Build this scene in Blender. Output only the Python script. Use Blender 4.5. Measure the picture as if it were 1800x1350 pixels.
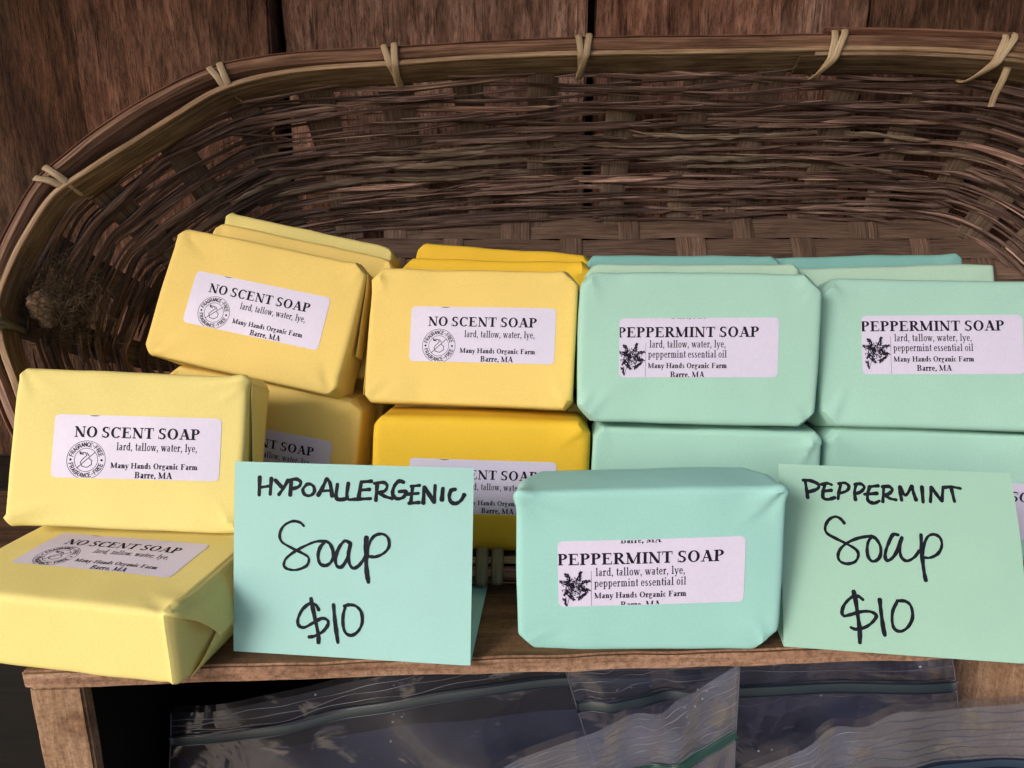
import bpy, bmesh, math, random
import numpy as np
from mathutils import Vector, Matrix, noise
R_=math.radians
# ---------------------------------------------------------------- camera, sky, sun, exposure
for o in list(bpy.data.objects): bpy.data.objects.remove(o)
scn=bpy.context.scene; COL=scn.collection
K=0.001                      # all lengths below are written in millimetres
PITCH=14.0; FPX=1216.0
cam=bpy.data.cameras.new("camera"); co=bpy.data.objects.new("camera",cam); COL.objects.link(co)
cam.sensor_width=36; cam.sensor_fit='HORIZONTAL'; cam.lens=FPX/1800*36; cam.clip_start=0.01; cam.clip_end=200
co.location=(0,0,0); co.rotation_euler=(R_(90-PITCH),0,0); scn.camera=co
SUN_EL=27; SUN_AZ=226        # the light comes from the open side, over the left shoulder
w=bpy.data.worlds.new("World"); scn.world=w; w.use_nodes=True
nt=w.node_tree; bg=nt.nodes['Background']
sky=nt.nodes.new('ShaderNodeTexSky'); sky.sky_type='NISHITA'; sky.sun_disc=False
sky.sun_elevation=R_(SUN_EL); sky.sun_rotation=R_(SUN_AZ); sky.dust_density=3.0; sky.air_density=1.0; sky.ozone_density=1.0
nt.links.new(sky.outputs[0],bg.inputs[0]); bg.inputs[1].default_value=0.135
sl=bpy.data.lights.new("sun",'SUN'); sl.energy=2.0; sl.angle=R_(19); sl.color=(1,.965,.92)
so=bpy.data.objects.new("sun",sl); COL.objects.link(so)
d=Vector((math.sin(R_(SUN_AZ))*math.cos(R_(SUN_EL)),math.cos(R_(SUN_AZ))*math.cos(R_(SUN_EL)),math.sin(R_(SUN_EL))))
so.rotation_euler=(-d).to_track_quat('-Z','Y').to_euler(); so.location=d*3
scn.view_settings.view_transform='Standard'; scn.view_settings.look='None'
scn.view_settings.gamma=1; scn.view_settings.exposure=0.36
rnd=random.Random(7)

# ---------------------------------------------------------------- materials
class NT:
    def __init__(s,name,rough=.7,spec=.5):
        s.m=bpy.data.materials.new(name); s.m.use_nodes=True; s.t=s.m.node_tree; s.p=s.t.nodes['Principled BSDF']
        s.p.inputs['Roughness'].default_value=rough; s.p.inputs['Specular IOR Level'].default_value=spec
        s.tc=None
    def n(s,typ,**k):
        x=s.t.nodes.new('ShaderNode'+typ)
        for a,b in k.items():
            if a.startswith('i_'): x.inputs[a[2:].replace('_',' ')].default_value=b
            else: setattr(x,a,b)
        return x
    def l(s,a,b): s.t.links.new(a,b)
    def coord(s,kind='Object',scale=(1,1,1),rand=0.0,rot=(0,0,0)):
        tc=s.n('TexCoord'); mp=s.n('Mapping'); mp.inputs['Scale'].default_value=scale; mp.inputs['Rotation'].default_value=rot
        s.l(tc.outputs[kind],mp.inputs['Vector'])
        if rand:
            oi=s.n('ObjectInfo'); mu=s.n('Math',operation='MULTIPLY'); mu.inputs[1].default_value=rand
            s.l(oi.outputs['Random'],mu.inputs[0]); cb=s.n('CombineXYZ')
            for i in range(3): s.l(mu.outputs[0],cb.inputs[i])
            s.l(cb.outputs[0],mp.inputs['Location'])
        return mp.outputs[0]
    def noise(s,v,scale,detail=3,rough=.5,dist=0):
        x=s.n('TexNoise'); x.inputs['Scale'].default_value=scale; x.inputs['Detail'].default_value=detail
        x.inputs['Roughness'].default_value=rough; x.inputs['Distortion'].default_value=dist; s.l(v,x.inputs['Vector']); return x.outputs[0]
    def ramp(s,f,stops,interp='LINEAR'):
        r=s.n('ValToRGB'); r.color_ramp.interpolation=interp; e=r.color_ramp.elements
        while len(e)<len(stops): e.new(.5)
        for q,(p,c) in zip(e,stops): q.position=p; q.color=(*c,1) if len(c)==3 else c
        s.l(f,r.inputs[0]); return r.outputs[0]
    def mix(s,a,b,f=.5,mode='MIX'):
        x=s.n('Mix',data_type='RGBA',blend_type=mode)
        for k,v in ((6,a),(7,b)):
            if isinstance(v,tuple): x.inputs[k].default_value=(*v,1)
            else: s.l(v,x.inputs[k])
        if isinstance(f,(int,float)): x.inputs[0].default_value=f
        else: s.l(f,x.inputs[0])
        return x.outputs[2]
    def col(s,c):
        if isinstance(c,tuple): s.p.inputs['Base Color'].default_value=(*c,1)
        else: s.l(c,s.p.inputs['Base Color'])
    def bump(s,f,dist,strength=1,prev=None):
        b=s.n('Bump'); b.inputs['Distance'].default_value=dist; b.inputs['Strength'].default_value=strength
        s.l(f,b.inputs['Height'])
        if prev: s.l(prev,b.inputs['Normal'])
        s.l(b.outputs[0],s.p.inputs['Normal']); return b.outputs[0]
def sc(c,k): return tuple(min(1,x*k) for x in c)
def paper(name,c,rough=.72,trans=0.0,fibre=1.0):
    a=NT(name,rough,.35); v=a.coord('Object',rand=3.0)
    f=a.noise(v,1500,3,.6); g=a.noise(v,45,3,.5)
    cc=a.ramp(f,[(.3,sc(c,1-.06*fibre)),(.7,sc(c,1+.03*fibre))]); dd=a.ramp(g,[(.3,(.965,.965,.965)),(.7,(1,1,1))])
    cc=a.mix(cc,dd,1.0,'MULTIPLY'); a.col(cc)
    a.bump(f,.00003*fibre,.4)
    if trans:
        tr=a.n('BsdfTranslucent'); a.l(cc,tr.inputs[0]); ms=a.n('MixShader'); ms.inputs[0].default_value=trans
        out=a.t.nodes['Material Output']; a.l(a.p.outputs[0],ms.inputs[1]); a.l(tr.outputs[0],ms.inputs[2]); a.l(ms.outputs[0],out.inputs[0])
    return a.m
def wall_mat(name,dark,mid,light,rand=7.0):
    a=NT(name,.85,.2); v=a.coord('Object',scale=(1,1,.17),rand=rand); v2=a.coord('Object',scale=(1,1,.45),rand=rand); v3=a.coord('Object',rand=rand)
    f=a.noise(v,95,5,.7,.5); g=a.noise(v,420,4,.7,.2); h=a.noise(v2,9,4,.6,1.5); st=a.noise(v3,5,3,.6,.8); fz=a.noise(a.coord('Object',scale=(1,1,.3),rand=rand),330,4,.75)
    c=a.ramp(f,[(.27,dark),(.48,mid),(.72,light)])
    c=a.mix(c,a.ramp(g,[(.33,(.45,.42,.40)),(.5,(1,1,1)),(.7,(1.25,1.2,1.18))]),.9,'MULTIPLY')
    c=a.mix(c,a.ramp(h,[(.32,(.42,.36,.33)),(.5,(.95,.9,.88)),(.68,(1.2,1.12,1.08))]),.9,'MULTIPLY')
    c=a.mix(c,a.ramp(st,[(.35,(1.1,.8,.66)),(.6,(1,1,1))]),.7,'MULTIPLY')
    c=a.mix(c,a.ramp(fz,[(.34,(.5,.47,.46)),(.5,(1,1,1)),(.7,(1.35,1.3,1.28))]),.8,'MULTIPLY')
    vo=a.n('TexVoronoi'); vo.inputs['Scale'].default_value=5.5; a.l(a.mix(v2,v3,.35),vo.inputs['Vector'])
    kn=a.ramp(vo.outputs['Distance'],[(.035,(.12,.09,.08)),(.07,(.5,.42,.38)),(.10,(.7,.62,.58)),(.17,(1,1,1))]); c=a.mix(c,kn,.8,'MULTIPLY')
    cr_=a.noise(a.coord('Object',scale=(1,1,.035),rand=rand+2),70,3,.6,.3); c=a.mix(c,a.ramp(cr_,[(.485,(1,1,1)),(.498,(.18,.15,.14)),(.502,(.18,.15,.14)),(.515,(1,1,1))]),.55,'MULTIPLY')
    oi=a.n('ObjectInfo'); c=a.mix(c,a.ramp(oi.outputs['Random'],[(0,(.85,.8,.78)),(1,(1.15,1.08,1.06))]),1.0,'MULTIPLY')
    a.col(c); b=a.bump(f,.003,.9); b=a.bump(g,.0012,.9,b); a.bump(fz,.0016,.9,b); return a.m
def wood(name,dark,mid,light,axis='z',s=1.0,bump=.0006,rand=7.0,rough=.8,coarse=1.0,kind='Object',tint=None,fib=.6,knot=None):
    """grain runs along `axis` of the object's own coordinates"""
    a=NT(name,rough,.25)
    k={'x':(.07,1,1),'y':(1,.07,1),'z':(1,1,.07)}[axis]
    v=a.coord(kind,scale=tuple(q*s for q in k),rand=rand)
    k2={'x':(.3,1,1),'y':(1,.3,1),'z':(1,1,.3)}[axis]
    v2=a.coord(kind,scale=tuple(q*s for q in k2),rand=rand)
    f=a.noise(v,160*coarse,6,.65,.4); g=a.noise(v,900,4,.7,.3); h=a.noise(v2,14,3,.5,1.2)
    c=a.ramp(f,[(.28,dark),(.5,mid),(.74,light)])
    c=a.mix(c,a.ramp(g,[(.3,(.62,.60,.58)),(.6,(1,1,1))]),.8,'MULTIPLY')
    c=a.mix(c,a.ramp(h,[(.3,(.55,.5,.48)),(.65,(1.0,1.0,1.0))]),.85,'MULTIPLY')
    sp=a.noise(a.coord(kind,rand=rand),520,4,.75); c=a.mix(c,a.ramp(sp,[(.34,(.5,.47,.45)),(.56,(1,1,1)),(.78,(1.25,1.2,1.16))]),fib,'MULTIPLY')
    if knot:
        gm=a.n('TexCoord'); vs=a.n('VectorMath',operation='DISTANCE'); a.l(gm.outputs['Object'],vs.inputs[0]); vs.inputs[1].default_value=knot
        c=a.mix(c,a.ramp(vs.outputs['Value'],[(.0,(.9,.8,.7)),(.0012,(.75,.65,.6)),(.0024,(.18,.12,.12)),(.0036,(.5,.42,.4)),(.007,(1,1,1))]),.9,'MULTIPLY')
    if tint:
        oi=a.n('ObjectInfo'); c=a.mix(c,a.ramp(oi.outputs['Random'],[(0,tint[0]),(.5,(1,1,1)),(1,tint[1])]),1.0,'MULTIPLY')
    a.col(c); b=a.bump(f,bump,.9); b=a.bump(g,bump*.5,.8,b); a.bump(sp,bump*.6,.6,b)
    return a.m
M={}
M['wall']=wall_mat('rough sawn plank',(.07,.04,.032),(.26,.162,.128),(.47,.33,.27))
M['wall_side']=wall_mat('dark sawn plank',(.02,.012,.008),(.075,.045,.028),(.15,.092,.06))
M['wall_red']=wall_mat('reddish sawn plank',(.03,.015,.010),(.115,.064,.044),(.23,.14,.10))
M['crate_top']=wood('crate board',(.20,.10,.06),(.42,.25,.165),(.62,.41,.29),'x',bump=.0006,coarse=1.0,fib=1.0)
M['crate']=wood('crate side',(.20,.11,.06),(.42,.26,.16),(.60,.41,.28),'z',bump=.0005,coarse=1.1,fib=.8,knot=(.0155,.002,-.0235))
M['crate_top_face']=wood('shaded crate top',(.05,.026,.014),(.16,.085,.042),(.26,.15,.08),'x',bump=.0004,coarse=.7)  # shade lying on the board top is put into this brown
M['void']=wood('shade-black board',(.002,.0015,.001),(.006,.004,.003),(.012,.008,.006),'x',bump=.0004)  # near-black colour stands in for deep shade in and below the crate
M['dark_wood']=wood('crate inner board',(.008,.005,.003),(.02,.012,.008),(.035,.022,.014),'x',bump=.0004)  # dimness inside the crate and at the ledge is put into this colour
def strip(name,dark,mid,light,bump=.0003,rough=.75,spec=.3,wild=0):
    """split cane / bamboo; UV u runs along the strip in metres, v across"""
    a=NT(name,rough,spec); v=a.coord('UV',scale=(.05,1,1),rand=9.0)
    f=a.noise(v,620,4,.65,.2); v2=a.coord('UV',scale=(.5,1,1),rand=5.0); g=a.noise(v2,45,4,.6,.5)
    c=a.ramp(f,[(.3,dark),(.5,mid),(.72,light)])
    c=a.mix(c,a.ramp(g,[(.3,(.5,.48,.46)),(.55,(1,1,1))]),.8,'MULTIPLY')
    oi=a.n('ObjectInfo'); c=a.mix(c,a.ramp(oi.outputs['Random'],[(0,(.38,.36,.36)),(.45,(.9,.87,.86)),(.8,(1.3,1.26,1.24)),(.92,(1.7,1.65,1.6)),(1,(3.0,2.9,2.8))] if wild else [(0,(.75,.73,.72)),(.5,(.95,.94,.93)),(1,(1.15,1.12,1.1))]),1.0,'MULTIPLY')
    a.col(c); a.bump(f,bump,1.0); return a.m
M['weaver']=strip('weathered cane',(.02,.011,.010),(.115,.068,.057),(.36,.25,.21),.0006,wild=1)
M['bark']=strip('rough bark strand',(.06,.042,.03),(.20,.15,.11),(.45,.36,.28),.0012,.9)
M['stake']=strip('flat stake',(.045,.028,.02),(.12,.08,.058),(.21,.15,.112))
M['base']=strip('flat base strip',(.055,.031,.023),(.155,.096,.07),(.27,.18,.135))
M['hoop']=strip('bamboo hoop',(.09,.045,.03),(.28,.15,.10),(.48,.29,.20),.00015,.6)
M['hoop_dark']=strip('old bamboo splint',(.07,.03,.02),(.19,.09,.06),(.32,.17,.12),.0002)
M['hoop_inner']=strip('inner bamboo hoop',(.05,.032,.018),(.14,.092,.052),(.27,.19,.12),.00012,.6)
M['hoop_edge']=strip('pale bamboo edge',(.16,.095,.05),(.34,.225,.14),(.52,.38,.25),.0001)
M['cane_brown_shade']=strip('brown shade-toned cane tie',(.08,.07,.04),(.15,.13,.08),(.24,.21,.14),.0001,.6,.3)  # shade on the lower ties is in this colour; far-left tie is brown
M['cane']=strip('pale cane tie',(.30,.20,.11),(.52,.39,.25),(.68,.55,.39),.0001,.5,.4)

# ---------------------------------------------------------------- helpers
def link(name,verts,faces,mat,parent=None,smooth=False,uv=None,mats=None,midx=None):
    me=bpy.data.meshes.new(name); me.from_pydata([tuple(v) for v in verts],[],[tuple(f) for f in faces])
    if smooth: me.polygons.foreach_set('use_smooth',[True]*len(me.polygons))
    if uv is not None:
        ul=me.uv_layers.new(name='UVMap'); li=np.empty(len(me.loops),dtype=np.int32); me.loops.foreach_get('vertex_index',li)
        ul.data.foreach_set('uv',np.asarray(uv,dtype=np.float32)[li].ravel())
    for m in (mats or [mat]): me.materials.append(m)
    if midx is not None: me.polygons.foreach_set('material_index',midx)
    me.update(); o=bpy.data.objects.new(name,me); COL.objects.link(o)
    if parent: o.parent=parent
    return o
def empty(name,loc,rot=None):
    o=bpy.data.objects.new(name,None); o.empty_display_size=.01; COL.objects.link(o)
    o.location=loc
    if rot is not None: o.rotation_euler=rot.to_euler()
    return o
def tag(o,label=None,cat=None,group=None,kind=None):
    for k,v in (('label',label),('category',cat),('group',group),('kind',kind)):
        if v: o[k]=v
    return o
def rough_box(x0,x1,y0,y1,z0,z1,seg=(1,1,1),amp=0.0,seed=0,bev=.0006):
    """box with subdivided, slightly worn faces; returns verts, faces (metres)"""
    bm=bmesh.new(); bmesh.ops.create_cube(bm,size=1)
    for ax,n in enumerate(seg):
        if n>1:
            es=[e for e in bm.edges if abs((e.verts[0].co-e.verts[1].co)[ax])>.9/1 and abs((e.verts[0].co-e.verts[1].co).length-abs((e.verts[0].co-e.verts[1].co)[ax]))<1e-5]
            bmesh.ops.subdivide_edges(bm,edges=es,cuts=n-1,use_grid_fill=True)
    for v in bm.verts:
        c=v.co; v.co=Vector((x0+(c.x+.5)*(x1-x0),y0+(c.y+.5)*(y1-y0),z0+(c.z+.5)*(z1-z0)))
    if bev: bmesh.ops.bevel(bm,geom=[e for e in bm.edges if e.calc_face_angle(0)>1],offset=bev,segments=2,affect='EDGES')
    if amp:
        for v in bm.verts: v.co+=noise.noise_vector(v.co*60+Vector((seed,0,0)))*amp
    bm.normal_update(); me=bpy.data.meshes.new('x'); bm.to_mesh(me); bm.free()
    vs=[v.co.copy() for v in me.vertices]; fs=[tuple(p.vertices) for p in me.polygons]; bpy.data.meshes.remove(me)
    return vs,fs
def catmull(pts,n,closed=False):
    P=[np.array(p,float) for p in pts]; out=[]
    m=len(P); segs=m if closed else m-1
    for i in range(segs):
        if closed: a,b,c,d=P[(i-1)%m],P[i],P[(i+1)%m],P[(i+2)%m]
        else:
            b,c=P[i],P[i+1]; a=P[i-1] if i else 2*b-c; d=P[i+2] if i+2<m else 2*c-b
        for k in range(n):
            t=k/n; out.append(.5*((2*b)+(-a+c)*t+(2*a-5*b+4*c-d)*t*t+(-a+3*b-3*c+d)*t**3))
    if not closed: out.append(P[-1])
    return np.array(out)
def sweep(path,nor,wid,thk,closed=False,taper=0.0):
    """flat strip: path (n,3), nor (n,3) = face normal, wid/thk scalars or arrays; returns verts, faces, uv"""
    path=np.asarray(path,float); n=len(path)
    tan=np.roll(path,-1,0)-np.roll(path,1,0) if closed else np.gradient(path,axis=0)
    tan/=np.linalg.norm(tan,axis=1)[:,None]+1e-12
    side=np.cross(tan,nor); side/=np.linalg.norm(side,axis=1)[:,None]+1e-12
    nn=np.cross(side,tan); W=np.ones(n)*wid; T=np.ones(n)*thk
    if taper and not closed:
        e=np.minimum(np.arange(n),n-1-np.arange(n))/max(1,(n-1))*n/ max(1.0,taper); W=W*np.clip(.25+e,0,1)
    W=W[:,None]/2;T=T[:,None]/2
    prof=[(-1,-.4),(-.7,.8),(0,1.35),(.7,.8),(1,-.4),(0,-1)]
    V=np.stack([path+side*W*a+nn*T*b for a,b in prof],1).reshape(-1,3)
    L=np.concatenate([[0],np.cumsum(np.linalg.norm(np.diff(path,axis=0),axis=1))])
    uvs=np.stack([np.stack([L,np.ones(n)*(a+b*.3)*wid if np.isscalar(wid) else wid*(a+b*.3)],1) for a,b in prof],1).reshape(-1,2)
    m=len(prof);F=[]
    for i in range(n if closed else n-1):
        j=(i+1)%n
        for k in range(m):
            l=(k+1)%m; F.append((i*m+k,j*m+k,j*m+l,i*m+l))
    if not closed: F.append(tuple(range(m-1,-1,-1))); F.append(tuple((n-1)*m+k for k in range(m)))
    return V,F,uvs
class Bag:
    def __init__(s): s.v=[];s.f=[];s.u=[];s.n=0
    def add(s,V,F,U=None):
        s.v.append(np.asarray(V,float)); s.f+= [tuple(i+s.n for i in f) for f in F]
        s.u.append(np.zeros((len(V),2)) if U is None else np.asarray(U)); s.n+=len(V)
    def build(s,name,mat,parent=None,smooth=False):
        return link(name,np.concatenate(s.v),s.f,mat,parent,smooth,np.concatenate(s.u))
def ray(px,py):
    a=(px-900)/FPX; b=-(py-675)/FPX; c=math.cos(R_(PITCH)); s_=math.sin(R_(PITCH))
    return np.array([a,c+b*s_,-s_+b*c])
def at(px,py,Y):
    r=ray(px,py); return r*Y/r[1]
INK1=[(1.18,[(0.1093,0.9226),(0.1077,0.822)]),(1.18,[(0.1595,0.9175),(0.155,0.8283)]),(1.09,[(0.1075,0.8631),(0.1568,0.8747)]),(1.18,[(0.1747,0.9076),(0.2054,0.8679)]),(1.18,[(0.2318,0.9098),(0.2126,0.8673),(0.1912,0.828)]),(1.18,[(0.2448,0.9086),(0.2403,0.8257)]),(1.09,[(0.2361,0.9082),(0.2663,0.9146),(0.2844,0.8988),(0.2752,0.8741),(0.2437,0.8607)]),(1.09,[(0.3096,0.8885),(0.294,0.8601),(0.3028,0.8344),(0.3244,0.83),(0.3421,0.849),(0.3397,0.8775),(0.3239,0.8908),(0.3082,0.8884)]),(1.18,[(0.3936,0.9229),(0.3776,0.8764),(0.358,0.8305)]),(1.18,[(0.3936,0.9229),(0.408,0.8992),(0.4186,0.8287)]),(1.05,[(0.3742,0.8563),(0.4183,0.8616)]),(1.18,[(0.4393,0.8961),(0.4364,0.8208),(0.474,0.8189),(0.4824,0.8331)]),(1.18,[(0.4846,0.9039),(0.4811,0.8227),(0.52,0.8191)]),(1.18,[(0.5388,0.9129),(0.5277,0.822)]),(1.09,[(0.5367,0.9102),(0.5831,0.9163)]),(1.05,[(0.5336,0.8671),(0.5758,0.873)]),(1.09,[(0.52,0.8191),(0.5798,0.8251)]),(1.18,[(0.6049,0.9068),(0.6002,0.8139)]),(1.09,[(0.5916,0.9046),(0.6314,0.9113),(0.6456,0.893),(0.6354,0.8669),(0.604,0.8553)]),(1.18,[(0.6124,0.8591),(0.6357,0.8394),(0.6693,0.828)]),(1.18,[(0.715,0.9153),(0.6941,0.9205),(0.6749,0.8924),(0.669,0.8536),(0.6846,0.8295),(0.7124,0.8366),(0.7232,0.867),(0.6947,0.8658)]),(1.18,[(0.7512,0.898),(0.7439,0.8097)]),(1.05,[(0.743,0.8951),(0.7809,0.9025)]),(1.05,[(0.7261,0.8534),(0.7759,0.8606)]),(1.13,[(0.735,0.8068),(0.7806,0.813)]),(1.18,[(0.7983,0.8955),(0.7959,0.8068)]),(1.18,[(0.7983,0.8955),(0.8194,0.8555),(0.8385,0.818)]),(1.18,[(0.8429,0.905),(0.8399,0.8138)]),(1.18,[(0.8747,0.8918),(0.8714,0.8262)]),(1.18,[(0.9268,0.8879),(0.9091,0.8804),(0.9013,0.8504),(0.9092,0.821),(0.9298,0.8142),(0.95,0.8312),(0.9639,0.8631)]),(0.88,[(0.3005,0.6689),(0.2824,0.6872),(0.2499,0.691),(0.214,0.6648),(0.1977,0.6203),(0.2073,0.5813),(0.2473,0.5527),(0.2908,0.5288),(0.3212,0.5042),(0.3143,0.4645),(0.277,0.4405),(0.2409,0.4385),(0.2176,0.4547),(0.2225,0.4901),(0.2547,0.5269),(0.2977,0.5597),(0.3478,0.5884),(0.3907,0.595)]),(1.05,[(0.3907,0.5932),(0.3695,0.5591),(0.3613,0.515),(0.3702,0.4763),(0.3953,0.4681),(0.4187,0.492),(0.4254,0.5359),(0.4122,0.5787),(0.3942,0.5951)]),(1.13,[(0.4939,0.5915),(0.4725,0.5991),(0.4494,0.5632),(0.4349,0.5103),(0.4395,0.4714),(0.4595,0.4638),(0.4805,0.4997),(0.4935,0.5568),(0.4974,0.5917)]),(0.97,[(0.496,0.5873),(0.4894,0.5392),(0.4927,0.4874),(0.5093,0.4605),(0.5339,0.4766),(0.5561,0.5168),(0.565,0.5432)]),(1.3,[(0.5635,0.6253),(0.5612,0.569),(0.5634,0.4912),(0.5682,0.4309),(0.5743,0.3914)]),(0.97,[(0.5674,0.5131),(0.5738,0.5826),(0.5944,0.6294),(0.6273,0.6431),(0.652,0.6253),(0.658,0.5826),(0.6388,0.5471),(0.6039,0.5246),(0.5722,0.5246)]),(0.97,[(0.3664,0.2356),(0.354,0.2611),(0.3288,0.2683),(0.2966,0.2355),(0.2775,0.1859),(0.2806,0.1527),(0.3045,0.1437),(0.344,0.171),(0.3797,0.1953),(0.4042,0.1855),(0.4029,0.1591),(0.3803,0.1251),(0.3481,0.1027),(0.3229,0.0957)]),(1.3,[(0.3322,0.2948),(0.3405,0.2427),(0.3548,0.1647),(0.3646,0.1083),(0.3649,0.0687)]),(1.3,[(0.4278,0.2693),(0.4334,0.1962),(0.4412,0.1267),(0.4473,0.0772)]),(1.01,[(0.4791,0.2647),(0.4689,0.216),(0.4694,0.1636),(0.4804,0.1277),(0.5054,0.1171),(0.5336,0.1418),(0.5495,0.1864),(0.5447,0.2384),(0.5217,0.2674),(0.4933,0.2717),(0.472,0.2633)])]
INK2=[(1.05,[(0.115,0.9119),(0.1191,0.8639),(0.1231,0.8153)]),(1.05,[(0.104,0.9139),(0.1411,0.9116),(0.1721,0.8932),(0.1659,0.8684),(0.1255,0.8485)]),(1.05,[(0.201,0.8949),(0.1907,0.855),(0.1909,0.8202),(0.2132,0.8137),(0.2422,0.8258)]),(0.97,[(0.1831,0.8938),(0.2094,0.9023),(0.231,0.8948)]),(0.97,[(0.1929,0.8577),(0.23,0.8651)]),(1.05,[(0.2694,0.8988),(0.2596,0.8546),(0.2542,0.8179)]),(1.05,[(0.2586,0.9025),(0.2881,0.9085),(0.3044,0.8903),(0.2933,0.8653),(0.2607,0.8486)]),(1.05,[(0.3354,0.9025),(0.3276,0.8586),(0.3299,0.8155)]),(1.05,[(0.3286,0.9021),(0.356,0.9072),(0.3708,0.8889),(0.3542,0.8636),(0.3286,0.85)]),(1.05,[(0.3961,0.8973),(0.3843,0.8576),(0.384,0.817),(0.409,0.8047),(0.4324,0.8182)]),(1.05,[(0.3892,0.8926),(0.4334,0.9012)]),(1.13,[(0.3692,0.8507),(0.4261,0.8592)]),(1.05,[(0.4547,0.8963),(0.4462,0.8121)]),(1.05,[(0.4466,0.8959),(0.477,0.8993),(0.4903,0.8819),(0.4752,0.8603),(0.4511,0.8468)]),(1.05,[(0.4567,0.8523),(0.4773,0.8346),(0.5051,0.8277)]),(1.09,[(0.5234,0.9029),(0.5243,0.8658),(0.527,0.8255)]),(1.01,[(0.5234,0.9029),(0.5451,0.8558),(0.5758,0.9093)]),(1.09,[(0.5758,0.9093),(0.5804,0.8691),(0.589,0.8293)]),(1.05,[(0.6177,0.9083),(0.6171,0.8207)]),(1.05,[(0.6477,0.8242),(0.6582,0.908)]),(1.05,[(0.6582,0.908),(0.6754,0.8704),(0.6963,0.8314)]),(1.05,[(0.6963,0.8314),(0.7074,0.9108)]),(1.05,[(0.7058,0.9065),(0.7437,0.9121),(0.7809,0.9056)]),(1.05,[(0.7413,0.9042),(0.7489,0.832)]),(0.92,[(0.2777,0.6851),(0.2604,0.7105),(0.2371,0.7202),(0.2093,0.7004),(0.1931,0.6608),(0.2001,0.6271),(0.2396,0.5999),(0.2856,0.5734),(0.3213,0.5463),(0.3294,0.5174),(0.3154,0.4829),(0.2815,0.4679),(0.2519,0.4784),(0.2429,0.5072),(0.2544,0.5459),(0.2859,0.5818),(0.3339,0.6104),(0.3913,0.6269)]),(1.05,[(0.3913,0.6269),(0.3729,0.5877),(0.3675,0.5368),(0.3759,0.4997),(0.3953,0.4893),(0.4196,0.5153),(0.4252,0.566),(0.4104,0.6071),(0.3912,0.6244)]),(1.09,[(0.5027,0.6385),(0.4794,0.637),(0.4571,0.585),(0.4429,0.5336),(0.446,0.5004),(0.4654,0.506),(0.4903,0.5453),(0.5173,0.6269)]),(0.97,[(0.5173,0.6269),(0.506,0.5715),(0.5089,0.5215),(0.5309,0.5014),(0.5613,0.521),(0.5863,0.5602)]),(1.26,[(0.5974,0.6465),(0.5953,0.5692),(0.5964,0.5027),(0.5998,0.445),(0.6046,0.401)]),(0.97,[(0.5981,0.5361),(0.6054,0.5866),(0.6244,0.6365),(0.6514,0.6509),(0.6753,0.6331),(0.6795,0.5916),(0.6608,0.5487),(0.6269,0.5248),(0.5976,0.526)]),(1.01,[(0.3416,0.2793),(0.3212,0.2966),(0.2946,0.2905),(0.2634,0.2511),(0.2506,0.2092),(0.2577,0.1877),(0.2843,0.1955),(0.3311,0.2156),(0.3705,0.2187),(0.3932,0.2002),(0.378,0.1665),(0.3474,0.1357),(0.3076,0.1203),(0.285,0.1281)]),(1.26,[(0.3025,0.324),(0.3102,0.2671),(0.3168,0.1859),(0.322,0.1215),(0.321,0.0489)]),(1.26,[(0.4102,0.2895),(0.4133,0.2261),(0.4194,0.1456),(0.4257,0.0979)]),(1.05,[(0.4808,0.2787),(0.4623,0.23),(0.4583,0.173),(0.4675,0.1351),(0.4929,0.1259),(0.5232,0.1525),(0.5426,0.204),(0.5383,0.2604),(0.5169,0.2855),(0.4812,0.286)])]
# ---------------------------------------------------------------- setting: plank wall, roof, ground
g=link('ground',[(-20,-20,-1.05),(20,-20,-1.05),(20,20,-1.05),(-20,20,-1.05)],[(0,1,2,3)],None); g.data.materials.clear()
a=NT('trodden earth',.95,.2); v=a.coord(); a.col(a.ramp(a.noise(v,6,6,.7),[(.3,(.16,.12,.085)),(.7,(.28,.23,.17))])); g.data.materials.append(a.m)
tag(g,kind='structure')
wall=empty('plank_wall',(0,.48,0)); tag(wall,'rough brown vertical plank wall behind the basket','wall',kind='structure')
edges=[-720,-500,-277,-148.5,51.0,226.3,420,640,860]
for i in range(len(edges)-1):
    x0,x1=edges[i],edges[i+1]; gl=[1,1,1,3.2,3.0,1.2,1,1,1][i] ; gr=[1,1,3.2,3.0,1.0,1,1,1][i]
    dy=[0,2,-6,1.5,0,2.5,0,1][i]
    V,F=rough_box((x0+gl)*K,(x1-gr)*K,(dy)*K,(dy+22)*K,-.175,.62,(6,1,40),.0011,i*9,.0015)
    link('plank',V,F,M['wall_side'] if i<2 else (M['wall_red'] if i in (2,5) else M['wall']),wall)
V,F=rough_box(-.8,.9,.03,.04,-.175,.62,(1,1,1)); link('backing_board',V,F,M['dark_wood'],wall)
V,F=rough_box(-.8,.9,-.06,.29,-.183,-.1755,(1,1,1)); link('ledge_board',V,F,M['dark_wood'],wall)  # added shelf, keeps sky light out of the space below
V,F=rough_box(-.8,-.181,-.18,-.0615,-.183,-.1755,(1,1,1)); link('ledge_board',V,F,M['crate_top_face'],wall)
V,F=rough_box(-.8,.9,.27,.29,-1.05,-.184,(1,1,1)); link('void_board',V,F,M['void'],wall)  # added near-black board, stands in for the dark void under the ledge
roof=empty('shed_roof',(0,0,0)); tag(roof,'plank roof of the stand overhead, out of view','roof',kind='structure')
for i in range(9):
    y0=-.62+i*.135; V,F=rough_box(-1.6,1.6,y0,y0+.13,.70+.012*i,.72+.012*i,(1,1,1)); link('roof_board',V,F,M['wall'],roof)

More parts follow.
